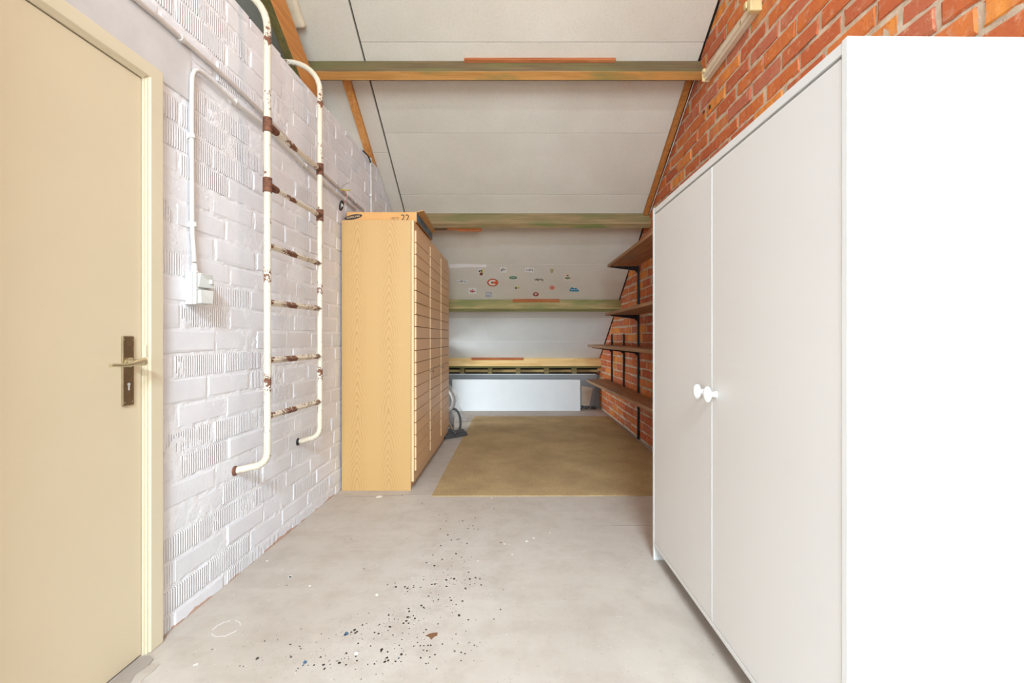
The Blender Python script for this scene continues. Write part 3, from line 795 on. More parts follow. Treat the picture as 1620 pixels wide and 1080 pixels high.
for i in range(28): bm.faces.new((f[i], f[(i + 1) % 28], g[(i + 1) % 28], g[i]))
obj('logo_oval', bm, 'print_dark', carton, label='dark tilted oval emblem with lettering')
def text(name, s, loc, size, mat, parent, roty=0.0, sx=1.0):
    cu = bpy.data.curves.new(name, 'FONT'); cu.body = s; cu.size = size; cu.extrude = .0003; cu.align_x = 'CENTER'; cu.align_y = 'CENTER'
    cu.materials.append(M[mat])
    t = bpy.data.objects.new(name, cu); COL.objects.link(t)
    me = bpy.data.meshes.new_from_object(t.evaluated_get(bpy.context.evaluated_depsgraph_get()))
    bpy.data.objects.remove(t); me.name = name
    o = bpy.data.objects.new(name, me); COL.objects.link(o); o.parent = parent
    o.location = Vector(loc) - wl(parent); o.rotation_euler = (PI / 2, -roty, 0); o.scale = (sx, 1, 1); return o
text('lettering', 'SAMSUNG', c + Vector((0, -.0012, 0)), .021, 'print_paper', carton, .17, 1.05)
text('lettering', '22', cpx(641, 344.7) + Vector((0, -.0008, 0)), .066, 'print_dark', carton, 0, 1.02)
text('lettering', 'HDTV', cpx(624.5, 345.2) + Vector((0, -.0008, 0)), .020, 'print_dark', carton, 0, 1.15)
bm = B(); c2 = cpx(625, 348.2); box(bm, c2.x - .033, c2.x + .033, c2.y - .0008, c2.y, c2.z - .0015, c2.z + .0015); obj('print_line', bm, 'print_dark', carton)

# ---- carpet
bm = B(); nx, ny = 60, 90
X0, X1, Y0, Y1 = -.572, 1.375, 3.235, 6.53
gr = []
for i in range(nx + 1):
    col = []
    for j in range(ny + 1):
        u, v = i / nx, j / ny
        x = X0 + (X1 - X0) * u + (.03 * v if u == 0 else 0); y = Y0 + (Y1 - Y0) * v + .012 * u * (1 - v)
        if u in (0, 1): x += .003 * noise.noise(Vector((0, y * 30, u)))
        if v in (0, 1): y += .004 * noise.noise(Vector((x * 30, 0, v)))
        edge = u in (0, 1) or v in (0, 1)
        z = .0105 + .0015 * noise.noise(Vector((x * 3, y * 3, 0))) - (.003 if edge else 0)
        col.append(bm.verts.new((x, y, z)))
    gr.append(col)
for i in range(nx):
    for j in range(ny): bm.faces.new((gr[i][j], gr[i + 1][j], gr[i + 1][j + 1], gr[i][j + 1]))
edge = [gr[i][0] for i in range(nx + 1)] + [gr[nx][j] for j in range(1, ny + 1)] + [gr[i][ny] for i in range(nx - 1, -1, -1)] + [gr[0][j] for j in range(ny - 1, 0, -1)]
low = [bm.verts.new((v.co.x, v.co.y, 0.0005)) for v in edge]
for i in range(len(edge)): bm.faces.new((edge[i], low[i], low[(i + 1) % len(edge)], edge[(i + 1) % len(edge)]))
tag(obj('carpet', bm, 'carpet', smooth=True), 'brown short-pile carpet lying on the concrete floor', 'carpet')

# ================================================================== LADDER
YN, YF, XLD = 2.174, 2.768, -1.168
lad = root('wall_ladder', Vector((XLD, (YN + YF) / 2, .5)), 'cream painted pipe ladder with rust, hooked over the white brick wall', 'ladder')
for Y, r, zs, zt in ((YN, .0165, 2.60, 2.80), (YF, .0158, 2.63, 2.805)):
    xwall = LA + LB * Y
    R = .07
    zb = .512 if Y == YN else .514
    pts = [(xwall - .01, Y - .03, zb - .012), (xwall + .03, Y - .02, zb - .006), (XLD - R, Y, zb)]
    pts += [(XLD - R + R * math.sin(q), Y, zb + R - R * math.cos(q)) for q in [PI / 2 * i / 6 for i in range(1, 7)]]
    pts += [(XLD, Y, 1.0), (XLD, Y, 1.8), (XLD, Y, zs)]
    W, H = .20, zt - zs
    pts += [(XLD - W + W * math.cos(q), Y, zs + H * math.sin(q)) for q in [PI / 2 * i / 8 for i in range(1, 9)]]
    pts += [(XLD - W - .07, Y, zt - .004), (XLD - W - .12, Y, zt - .05), (XLD - W - .125, Y, zt - .11)]
    bm = B(); tube(bm, pts, r, 14); obj('stile', bm, 'ladder', lad, True)
for i, (za, zb) in enumerate(((2.143, 2.151), (1.856, 1.872), (1.569, 1.579), (1.297, 1.306), (1.019, 1.017), (.751, .742))):
    bm = B()
    if i < 2: tube(bm, [(XLD, YN, za), (XLD, YF, zb)], .0155 if i == 0 else .0125, 12)
    else: tube(bm, [(XLD, YN + .012, za), (XLD, YF - .005, zb)], .0155, 4)
    obj('rung', bm, 'rung' if i > 1 else 'ladder', lad, i < 2)
    if i < 2:
        for Y, z, sg, L in ((YN, za, 1, .085), (YF, zb, -1, .05)):
            bm = B()
            tube(bm, [(XLD, Y, z - .034), (XLD, Y, z + .034)], .0205, 14)
            tube(bm, [(XLD, Y, z), (XLD, Y + sg * L, z + (zb - za) * L / .6 * sg)], .0195, 12, True, [.0205, .0165])
            obj('tee_fitting', bm, 'rust', lad, True, label='rusted brown pipe fitting')
for Y, zb in ((YN, .512), (YF, .514)):
    bm = B(); xwall = LA + LB * Y
    lathe(bm, (xwall - .004, Y - .03, zb - .011), (1, .1, 0), [(0, .024), (.007, .022), (.012, .018)], 14)
    obj('wall_socket', bm, 'cable_black' if Y == YF else 'rust', lad, True)

# ================================================================== ELECTRICS ON THE LEFT WALL
def pipe(name, px, off, r, mat, label, cat, clips=()):
    pts = [LW(x, y, off) for x, y in px]
    bm = B(); tube(bm, pts, r, 10)
    rt = root(name, pts[0], label, cat)
    obj('pipe', bm, mat, rt, True)
    for x, y, ax in clips:
        p = LW(x, y, off); a = (0, 0, 1) if ax == 'v' else (LB, 1, 0)
        bm = B(); A = Vector(a).normalized(); tube(bm, [p - A * .009, p + A * .009], r * 1.5, 10)
        q = lw(p.y, 0.001, p.z); fbox(bm, lw, p.y - .008, p.y + .008, 0.0, off, p.z - r * 1.3, p.z + r * 1.3)
        obj('pipe_clip', bm, 'pvc', rt, True)
    return rt
pipe('conduit', [(150, -62), (215, -1), (252, 29), (287, 61), (330, 98), (370, 135), (420, 183), (470, 236), (536, 297)], .012, .0095, 'pvc_grey',
     'upper horizontal conduit along the white brick wall, ending at loose wires', 'pipe', ((287, 61, 'h'), (485, 251.5, 'h')))
pipe('conduit', [(542, 302), (556, 315), (566, 324), (574, 331), (578, 340)], .012, .0085, 'pvc_grey', 'short grey conduit between loose wires and oak cabinet', 'pipe', ((562, 320, 'h'),))
pts = [(307.5, 414), (306.5, 395), (304.6, 370), (304, 330), (303.6, 250), (303.4, 180), (303.8, 130), (304.6, 119), (307.5, 112.5), (313, 111), (322, 117), (340, 133), (370, 161), (420, 199.5), (470, 251), (520, 296), (563, 331)]
pipe('conduit', pts, .014, .0088, 'pvc', 'white conduit rising from the wall socket then running along the wall', 'pipe', ((306.3, 355, 'v'), (373, 162, 'h'), (484, 262.5, 'h'), (303.6, 215, 'v')))
pipe('conduit', [(587.3, 338), (587.1, 300), (586.6, 270), (586.4, 250)], .012, .0085, 'pvc_grey', 'short vertical conduit beside the orange batten above the oak cabinet', 'pipe', ((587, 309, 'v'),))
# switch and socket
so = root('wall_socket', lw(1.875, 0, 1.26), 'white surface-mounted switch and socket below the white conduit', 'socket')
sb = lambda a, n, z: lw(a, n, z)
def sbox(name, a0, a1, n0, n1, z0, z1, mat='socket', bev=.003, lab=None):
    bm = B(); fbox(bm, lw, a0, a1, n0, n1, z0, z1); return obj(name, bm, mat, so, bevel=bev, label=lab)
sbox('housing', 1.826, 1.90, 0, .030, 1.262, 1.392); sbox('cover', 1.826, 1.90, .031, .045, 1.262, 1.392)
bm = B(); fn = lw
hexa(bm, [lw(1.834, .045, 1.331), lw(1.896, .045, 1.331), lw(1.896, .074, 1.331), lw(1.834, .050, 1.331), lw(1.834, .045, 1.388), lw(1.896, .045, 1.388), lw(1.896, .066, 1.388), lw(1.834, .060, 1.388)])
obj('switch_rocker', bm, 'socket_flap', so, bevel=.003)
sbox('switch_button', 1.872, 1.884, .060, .078, 1.348, 1.366, 'socket', .002)
bm = B(); hexa(bm, [lw(1.834, .045, 1.266), lw(1.896, .045, 1.266), lw(1.896, .068, 1.266), lw(1.834, .060, 1.266), lw(1.834, .045, 1.322), lw(1.896, .045, 1.322), lw(1.896, .072, 1.322), lw(1.834, .056, 1.322)])
obj('socket_lid', bm, 'socket', so, bevel=.004)
sbox('shadow_gap', 1.832, 1.898, .0449, .048, 1.323, 1.330, 'socket_flap', 0)
bm = B(); p = LW(307.5, 414, .014); lathe(bm, Vector((p.x, p.y, 1.391)), (0, 0, 1), [(0, .017), (.006, .017), (.010, .013), (.026, .0125), (.034, .0105), (.040, .0092)], 14)
obj('cable_gland', bm, 'pvc', so, True)
# loose wires with a lamp holder
lh = root('lamp_holder', LW(540, 325, .06), 'small black ring lamp holder dangling from bare wires', 'lamp')
c = LW(540, 325, .055)
bm = B()
ring = [c + Vector((.012 * math.sin(q) * .6, .024 * math.cos(q), .031 * math.sin(q))) for q in [2 * PI * i / 20 for i in range(21)]]
tube(bm, ring, .0065, 8, False); obj('ring', bm, 'cable_black', lh, True)
bm = B(); lathe(bm, c + Vector((-.004, 0, 0)), (1, -.3, .1), [(0, .010), (.012, .012), (.016, .006)], 10); obj('socket_core', bm, 'plug_grey', lh, True)
j = LW(539, 300, .035)
def wire(name, pts, r, mat):
    bm = B(); tube(bm, pts, r, 6); return obj(name, bm, mat, lh, True)
wire('wire', [j, LW(547, 303, .05), LW(547.5, 310, .06), LW(546, 317, .06), LW(544, 321, .058)], .0016, 'cable_red')
wire('wire', [LW(548, 302, .05), LW(550, 307, .06), LW(550, 311, .06), LW(546, 314, .06), LW(545.5, 319, .058)], .0016, 'cable_white')
wire('wire', [j, LW(543, 293, .05), LW(547, 291, .055), LW(552, 289, .06)], .0014, 'black_metal')
wire('wire', [LW(536, 295, .02), LW(535, 290, .04), LW(536, 287, .05)], .0016, 'cable_white')
wire('wire', [LW(538, 295, .02), LW(540, 291, .05)], .0016, 'cable_white')
wire('wire', [j, LW(544, 300, .05), LW(549, 301, .055), LW(555, 300.5, .06)], .0040, 'wire_yellow')
wire('wire_joint', [LW(534, 295, .012), LW(540, 300, .02), LW(545, 304, .012)], .0085, 'pvc_grey')
# bits of old cable where the partition top meets the batten
bm = B(); tube(bm, [LW(574, 238, .01), LW(578, 242, .03), LW(582, 246, .03), LW(585, 252, .015), LW(588, 263, .01)], .006, 8)
tag(obj('cable_end', bm, 'cable_black', smooth=True), 'short black cable end at the top of the white wall', 'cable')

# ================================================================== LAMPS
lampR = root('lamp_batten', Vector((RX - .05, 3.0, 3.07)), 'old cream lamp batten without a tube on the red brick wall', 'lamp')
a, b = RW(1113, 119, .045), RW(1188, 11, .045)
za, zb = a.z, b.z
def lf(t, n, z): return Vector((RX - n, a.y + (b.y - a.y) * t, za + (zb - za) * t + z))
bm = B()
prof = [(0.002, -.040), (.036, -.040), (.036, -.022), (.048, -.018), (.048, .004), (.040, .010), (.040, .030), (.002, .036)]
A = [bm.verts.new(lf(0.0, n, z)) for n, z in prof]; Bv = [bm.verts.new(lf(1.0, n, z)) for n, z in prof]
bm.faces.new(A); bm.faces.new(Bv[::-1])
for i in range(len(prof)): bm.faces.new((A[i], Bv[i], Bv[(i + 1) % len(prof)], A[(i + 1) % len(prof)]))
obj('body', bm, 'lamp_white', lampR, bevel=.002)
bm = B(); fbox(bm, lf, 1.0, 1.06, .0, .068, -.046, .042); fbox(bm, lf, .955, 1.0, .045, .075, -.004, .036)
obj('end_cap', bm, 'lamp_cap', lampR, bevel=.006)
bm = B(); fbox(bm, lf, -.012, .0, .0, .054, -.044, .038); fbox(bm, lf, -.005, .045, .040, .060, .006, .032)
obj('end_cap', bm, 'lamp_cap', lampR, bevel=.005)
bm = B(); lathe(bm, lf(.82, .047, -.006), (-1, 0, 0), [(0, .011), (.0012, .010)], 10, 1.6, .8); obj('stain', bm, 's_olive', lampR, label='yellowish stain')
bm = B(); fn = lambda X, y, n: slope(X, y, n)
fbox(bm, fn, -1.555, -1.455, 2.5, 3.235, .001, .05)
lampL = tag(obj('ceiling_light', bm, 'lamp_white', bevel=.024, seg=4), 'rounded end of a cream ceiling light behind the orange rafter', 'lamp')
bm = B(); box(bm, -.6, .7, 1.94, 2.06, FLATZ - .09, FLATZ - .002)  # unseen batten added as a body for the warm fill
tag(obj('ceiling_light', bm, 'lamp_white', bevel=.01), 'unseen batten added on the flat ceiling to go with the warm fill light', 'lamp')
bm = B()  # unseen frame added to go with the overhead fill
for x in (-.5, .84): box(bm, x, x + .06, -3.5, -2.5, FLATZ - .03, FLATZ - .001)
for y in (-3.5, -2.56): box(bm, -.5, .9, y, y + .06, FLATZ - .03, FLATZ - .001)
tag(obj('overhead_fill_frame', bm, 'frame_paint'), 'unseen frame added around the overhead fill light behind the viewer', 'window', kind='structure')
bm = B()  # unseen frame added beside the far-end fill
for y in (4.55, 6.1): box(bm, -3.2, -3.14, y, y + .06, .12, 1.14)
for z in (.12, 1.09): box(bm, -3.2, -3.14, 4.55, 6.16, z, z + .05)
tag(obj('eaves_fill_frame', bm, 'frame_paint'), 'unseen low frame added for the far-end fill light behind the partition', 'window', kind='structure')

# ================================================================== SHELVES
rails = []
for px, top, lab, br in ((1011.4, 1.955, 'nearest black shelf upright, reaching from the floor to the top shelf', (1.925, 1.385, 1.00, .49)),
                     (988.3, 1.18, 'middle black shelf upright, between two short shelves', (1.00, .49)),
                     (969.2, 1.185, 'farthest black shelf upright, close to the sloping ceiling', (1.00, .49))):
    Y = RX * F / (px - CX) if px else 3.3
    zb = 0.0 if px is None or px > 1000 else .40
    r = root('shelf_upright', Vector((RX - .01, Y, zb)), lab, 'bracket', 'black shelf uprights on the red brick wall')
    bm = B(); box(bm, RX - .022, RX - .003, Y - .016, Y + .016, zb, top); obj('rail', bm, 'black_metal', r, bevel=.002)
    for z in br:
        bm = B()
        L = .30 if z > 1.1 else .27 if z > .6 else .22
        prism(bm, [(RX - .022, Y - .006, z), (RX - .022 - L, Y - .006, z), (RX - .022 - L, Y - .006, z - .010), (RX - .05, Y - .006, z - .045), (RX - .022, Y - .006, z - .075)], (0, .012, 0))
        obj('bracket', bm, 'black_metal', r, bevel=.001)
def shelf(label, z0, z1, xf_far, yf, xf_near, yn, far_back):
    bm = B(); xb = RX - .026
    hexa(bm, [(xf_near, yn, z0), (xb, yn, z0), (xb, far_back, z0), (xf_far, yf, z0), (xf_near, yn, z1), (xb, yn, z1), (xb, far_back, z1), (xf_far, yf, z1)])
    return tag(obj('shelf_board', bm, 'shelf_wood', bevel=.004), label, 'shelf', 'wooden shelves on the red brick wall')
shelf('topmost brown wooden shelf on black brackets', 1.926, 1.958, 1.08, 5.15, 1.08, 2.9, 5.12)
shelf('second shelf from the top, short brown wooden board', 1.386, 1.416, 1.08, 5.29, 1.08, 2.9, 5.40)
shelf('third shelf from the top, long board at eye height', 1.001, 1.034, 1.086, 6.55, 1.13, 2.9, 6.70)
shelf('lowest wooden shelf, wide board seen from above', .491, .525, 1.086, 6.63, 1.213, 2.9, 6.80)

# ================================================================== FAR END THINGS
bm = B(); hexa(bm, [(-.93, 7.04, .002), (1.056, 7.04, .002), (1.056, 7.10, 0.0), (-.93, 7.10, 0.0), (-.93, 7.075, .486), (1.058, 7.075, .482), (1.058, 7.135, .48), (-.93, 7.135, .484)])
bmesh.ops.subdivide_edges(bm, edges=bm.edges[:], cuts=12, use_grid_fill=True)
for v in bm.verts:
    v.co.y += .004 * noise.noise(v.co * 3); v.co.z += .003 * noise.noise(v.co * 9) if v.co.z > .4 else 0
tag(obj('foam_board', bm, 'eps', smooth=True), 'long white foam insulation board standing under the eaves', 'board')
bm = B(); hexa(bm, [(1.075, 7.30, 0.0), (1.30, 7.30, 0.0), (1.30, 7.315, 0.0), (1.075, 7.315, 0.0), (1.085, 7.34, .43), (1.36, 7.34, .40), (1.36, 7.352, .40), (1.085, 7.352, .43)])
tag(obj('grey_slab', bm, 'grey_board', bevel=.003), 'dark grey slab propped in the corner beside the white foam board', 'slab')
bm = B(); hexa(bm, [(1.105, 7.262, .05), (1.235, 7.262, .05), (1.235, 7.272, .05), (1.105, 7.272, .05), (1.115, 7.31, .36), (1.300, 7.31, .33), (1.300, 7.322, .33), (1.115, 7.322, .36)])
for v in bm.verts: v.co.z -= .0
tag(obj('card_sheet', bm, 'card_pale', bevel=.002), 'pale brown card leaning on the grey slab beside the foam board', 'cardboard')
bm = B(); pts = []
for i in range(60):
    t = i / 59
    pts.append(Vector((1.09 + .24 * t + .02 * math.sin(t * 31), 7.18 + .05 * math.sin(t * 17), .012 + .045 * abs(math.sin(t * 13)) * (1 - .3 * t))))
tube(bm, pts, .005, 6); tag(obj('loose_cable', bm, 'cable_black', smooth=True), 'tangled dark cable on the floor beside the white foam board', 'cable')
bm = B(); tube(bm, [RW(949.0, 586, .02), RW(947.5, 591, .03), RW(944.5, 601, .05), RW(942, 608, .07), RW(940, 616, .06), RW(945, 622, .03)], .006, 6)
tag(obj('loose_cable', bm, 'cable_black', smooth=True), 'dark cable hanging at the eaves by the red brick corner', 'cable')

# ---- vacuum cleaner
vac = root('vacuum_cleaner', Vector((-.72, 5.5, 0)), 'grey vacuum cleaner with hose and floor brush behind the oak cabinet', 'vacuum')
bm = B()
bmesh.ops.create_uvsphere(bm, u_segments=28, v_segments=18, radius=1.0)
for v in bm.verts:
    x, y, z = v.co
    v.co = Vector((-.865 + .17 * x, 5.52 + .21 * y, .155 + .145 * (z if z > -.6 else -.6 + (z + .6) * .15)))
obj('canister', bm, 'vac_silver', vac, True)
bm = B(); lathe(bm, (-.775, 5.40, .22), (.6, -.5, .6), [(-.02, .045), (.006, .045), (.012, .038)], 20); obj('canister_cap', bm, 'vac_blue', vac, True)
bm = B(); tube(bm, arc((-.69, 5.44, .13), (.0, .02, .15), (.075, 0, -.02), -.4, PI * .95, 14), .014, 8); obj('carry_handle', bm, 'vac_dark', vac, True)
for X, Y in ((-.99, 5.42), (-.73, 5.56), (-.99, 5.64)):
    bm = B(); lathe(bm, (X - .014, Y, .058), (1, 0, 0), [(0, .050), (.004, .057), (.024, .057), (.028, .050)], 18); obj('wheel', bm, 'vac_dark', vac, True)
hp = [AT(700, 606, 5.56), AT(708, 614, 5.54), AT(714, 622, 5.50), AT(717.5, 632, 5.46), AT(716.5, 641, 5.42), AT(712, 647.5, 5.40), AT(706, 652, 5.40), AT(699, 657, 5.42)]
sm = []
for i in range(len(hp) - 1):
    p0, p1, p2, p3 = hp[max(i - 1, 0)], hp[i], hp[i + 1], hp[min(i + 2, len(hp) - 1)]
    for q in range(10):
        t = q / 10
        sm.append(.5 * ((2 * p1) + (p2 - p0) * t + (2 * p0 - 5 * p1 + 4 * p2 - p3) * t * t + (3 * p1 - p0 - 3 * p2 + p3) * t ** 3))
sm.append(hp[-1])
bm = B(); tube(bm, sm, .019, 12, True, [.0225 + .0022 * (i % 2) for i in range(len(sm))]); obj('hose', bm, 'hose', vac, True)
bm = B(); tube(bm, [AT(698, 650, 5.30), AT(703, 659, 5.25), AT(718, 683, 5.12)], .0135, 12); obj('wand', bm, 'chrome', vac, True)
bm = B(); tube(bm, [AT(715.5, 680, 5.12), AT(721.5, 686.5, 5.10)], .021, 12, True, [.017, .023]); obj('wand_socket', bm, 'vac_dark', vac, True)
e0, e1 = FLR(703.5, 695.5), FLR(740.5, 689.8)
dx = (e1 - e0).normalized(); dy = Vector((-dx.y, dx.x, 0))
def vf(a, b, z): return e0 + dx * a + dy * b + Vector((0, 0, z))
L = (e1 - e0).length
bm = B()
hexa(bm, [vf(0, 0, .006), vf(L, 0, .0135), vf(L, .085, .0135), vf(0, .085, .006), vf(.012, .008, .046), vf(L - .012, .008, .052), vf(L - .02, .075, .080), vf(.02, .075, .074)])
obj('brush_head', bm, 'vac_dark', vac, bevel=.008, seg=3)
bm = B(); tube(bm, [vf(L * .42, .06, .05), vf(L * .40, .11, .075)], .026, 12, True, [.030, .022]); obj('brush_neck', bm, 'vac_dark', vac, True)
bm = B(); hexa(bm, [vf(.06, .010, .046), vf(L - .06, .010, .052), vf(L - .07, .05, .066), vf(.07, .05, .062), vf(.06, .010, .053), vf(L - .06, .010, .058), vf(L - .07, .05, .074), vf(.07, .05, .070)])
obj('brush_trim', bm, 'vac_dark', vac)
# ---- polythene sheet behind it
bm = B(); rows = []
for i in range(15):
    row = []
    for j in range(13):
        u, v = i / 14, j / 12
        x = -.98 + (.27 + .10 * (1 - v) + .02 * math.sin(v * 9)) * u
        row.append(bm.verts.new((x, 6.0 + .09 * (1 - v) + .05 * noise.noise(Vector((u * 4, v * 4, 2))), .012 + v * .56 * (1 - .35 * u * u))))
    rows.append(row)
for p, q in zip(rows, rows[1:]):
    for j in range(12): bm.faces.new((p[j], q[j], q[j + 1], p[j + 1]))
bmesh.ops.solidify(bm, geom=bm.faces[:], thickness=.002)
tag(obj('plastic_sheet', bm, 'poly', smooth=True), 'cloudy clear plastic sheet hanging behind the vacuum hose', 'plastic')

# ================================================================== STICKERS ON THE SLOPE
def shape(bm, cx, cy, pts, h0, h1):
    a = [bm.verts.new(CE(cx + x, cy + y, h1)) for x, y in pts]; b = [bm.verts.new(CE(cx + x, cy + y, h0)) for x, y in pts]
    n = len(a); bm.faces.new(a)
    for i in range(n): bm.faces.new((a[i], a[(i + 1) % n], b[(i + 1) % n], b[i]))
def rect(x, y, w2, h2, tilt=0.0): 
    c, s = math.cos(tilt), math.sin(tilt)
    return [(x + a * c - b * s, y + a * s + b * c) for a, b in ((-w2, -h2), (w2, -h2), (w2, h2), (-w2, h2))]
def ell(x, y, w2, h2, n=22, t0=0, t1=2 * PI): return [(x + w2 * math.cos(t0 + (t1 - t0) * i / n), y + h2 * math.sin(t0 + (t1 - t0) * i / n)) for i in range(n if t1 - t0 > 6 else n + 1)]
def ringpts(x, y, w2, h2, k, t0, t1, n=18):
    o = [(x + w2 * math.cos(t0 + (t1 - t0) * i / n), y + h2 * math.sin(t0 + (t1 - t0) * i / n)) for i in range(n + 1)]
    q = [(x + w2 * k * math.cos(t1 - (t1 - t0) * i / n), y + h2 * k * math.sin(t1 - (t1 - t0) * i / n)) for i in range(n + 1)]
    return o + q
def strokes(seed, n, w2, h2, s=.16):
    rnd = random.Random(seed); r = []
    for i in range(n):
        x = -w2 + 2 * w2 * (i + .5) / n + rnd.uniform(-.3, .3); r.append(rect(x, rnd.uniform(-.35, .35) * h2, rnd.uniform(.35, .8) * w2 / n, rnd.uniform(.35, .9) * h2, rnd.uniform(-.5, .5)))
    return r
def sticker(zx, zy, base, bmat, prints, label):
    cx, cy = 700 + zx / 7.043, 400 + zy / 7.043
    bm = B(); shape(bm, cx, cy, base, -.0004, .0010)
    o = obj('sticker', bm, bmat); tag(o, label, 'sticker', 'stickers on the sloping ceiling')
    h = .0014
    for mat, shapes in prints:
        bm = B()
        for s in shapes: shape(bm, cx, cy, s, .0009, h)
        obj('print', bm, mat, o); h += .0004
# half sizes below are in photo pixels
sticker(220, 318, rect(0, 0, 8.3, 2.3, .03), 's_white', [('s_grey', strokes(1, 9, 7.5, 1.9))], 'wide white sticker with small grey script, leftmost of all')
sticker(430, 213, [(-5, -5), (1, -5.6), (4.5, -3), (5, 4), (2, 6), (-2, 5.5), (-5, 1)], 's_white', [('s_yellow', [ell(2.6, -1, 1.6, 4)]), ('s_brown', [ell(.4, 3, 2.8, 2.6)]), ('s_black', [rect(-2.4, -1.4, 1.2, 1.6, .4), rect(.4, -2, 1, 1.6, -.4)])],
        'small white sticker with yellow and brown blotches under the tape')
sticker(560, 330, ell(0, 0, 8.8, 6.1, 30), 's_brown', [('s_orange', [ell(0, 0, 8, 5.5, 30)]), ('s_white', [ringpts(0, 0, 6.4, 4.2, .45, .75, 5.6)]), ('s_green', [ell(-1.6, 0, 1.3, 1.5)])],
        'large orange oval sticker with a white curved mark')
sticker(333, 423, rect(0, 0, 6.4, 5.1), 's_white', [('s_red', [ell(-2.6, .2, 1.3, 1.3), ell(2.6, .4, 1.3, 1.3), ell(0, -2.2, .8, .8), rect(0, 1.6, 1.6, .7), rect(0, .6, .7, 1.4)])], 'square white sticker with red marks')
sticker(515, 463, rect(0, 0, 4.7, 3.9, .02), 's_lilac', [('s_white', [rect(-1, -1.8, 3, .35), rect(-.4, -.2, 3.4, .3), rect(2.4, 1.3, .5, 1.6)])], 'small lilac-grey square sticker close above the beam')
sticker(678, 190, rect(0, 0, 5.3, 4.1, .03), 's_white', [('s_black', strokes(5, 4, 4.0, 2.4))], 'white sticker with black marks, left of the two in the top row')
sticker(788, 276, [(x * 1.0, y) for x, y in ell(0, 0, 6.5, 2.8, 24)], 's_white', [('s_green', [[(max(-5.9, min(5.9, 7.4 * math.cos(q))), 2.3 * math.sin(q)) for q in [2 * PI * i / 24 for i in range(24)]]]), ('s_white', strokes(6, 6, 4.4, .9))],
        'green capsule sticker with white lettering')
sticker(835, 392, [(-4.6, -2), (-3, -3.6), (4, -2.6), (4.8, -.5), (3.6, 2.8), (0, 3.6), (-4, 2)], 's_beige', [('s_yellow', [rect(.4, -1.4, 3.6, .8, -.05)]), ('s_green', [ell(-2.6, -.4, 1.2, 2)]), ('s_black', strokes(8, 4, 3.2, 1.2))], 'yellow and green sticker below the green capsule')
sticker(970, 190, rect(0, 0, 7.1, 3.6, .10), 's_white', [('s_black', strokes(9, 5, 5.6, 1.9))], 'white sticker with bold black lettering, top row centre')
sticker(1075, 298, [(-8.6, 2.4), (-6, -2.2), (2, -2.8), (8.8, -2.6), (8.2, 1.6), (1, 3.2)], 's_beige', [('s_grey', strokes(11, 8, 7.2, 2.2)), ('s_black', strokes(12, 4, 5, 1.5))], 'black script sticker with slanted outline')
sticker(1040, 460, ell(0, 0, 4.7, 3.3), 's_maroon', [('s_peach', [ell(0, -.5, 2.4, 1.2), rect(0, 1, .5, 1)])], 'dark red oval sticker close above the beam')
sticker(1218, 198, ell(0, 0, 4.2, 4.0, 10), 's_beige', [('s_olive', [ell(-1.5, -1.6, 1.6, 1.3), ell(1.6, -1.2, 1.5, 1.4), ell(0, 1.8, 2.4, 1.4)])], 'pale olive round sticker in the top row')
sticker(1222, 387, ell(0, 0, 5.6, 4.0), 's_peach', [('s_red', [ringpts(0, 0, 3.6, 2.8, .62, 0, 2 * PI - .01), ell(0, 0, 1.2, 1.0)])], 'pale oval sticker with a red ring')
sticker(1395, 273, rect(0, 0, 6.9, 6.3, -.04), 's_beige', [('s_green', [ell(-2.4, .8, 1.9, 1.2), ell(2.4, .8, 1.9, 1.2), ell(0, 1.4, .8, 1.9)]), ('s_maroon', [ell(0, -3, 1.6, 1.1)])], 'large beige square sticker with green leaves')
sticker(1465, 408, [(-7.6, 2.6), (-6.4, -1), (-3.6, -4), (0, -2), (4, -2.6), (7.8, 1), (7.4, 3), (0, 3)], 's_teal', [('s_white', strokes(15, 6, 6, .9))], 'jagged blue sticker, rightmost of all')

# ================================================================== PAINT ON THE FLOOR
floor_patch('floor_joint', [(546, 785), (600, 784), (640, 781.6), (684, 780.4), (684, 781.2), (640, 782.5), (602, 785.4), (546, 785.8)], 'smear', .0006)
floor_patch('floor_joint', [(930, 830.6), (985, 830.2), (1029, 830.6), (1029, 831.4), (988, 831.8), (960, 831.2), (930, 831.2)], 'smear', .0006)
floor_patch('paint_smear', [(594, 785.5), (600, 783.5), (606, 784.2), (602, 786.8), (597, 787.4)], 'whitespot', .0008)
rnd = random.Random(21)
def fleck(bm, x, y, r):
    p = FLR(x, y); k = p.y / F; n = rnd.randint(6, 8); ang = rnd.uniform(0, 6); e = rnd.uniform(.6, 1.0)
    pts = []
    for i in range(n):
        q = 2 * PI * i / n; rr = r * k * rnd.uniform(.7, 1.2) * 1.0
        a, b = rr * math.cos(q), rr * math.sin(q) * e * 1.5
        pts.append(Vector((p.x + a * math.cos(ang * .1) - b * math.sin(ang * .1), p.y + a * math.sin(ang * .1) + b * math.cos(ang * .1), .0008)))
    bm.faces.new([bm.verts.new(q) for q in pts])
bm = B()
def Z5(a, b): return 300 + a / 2.7, 780 + b / 2.7
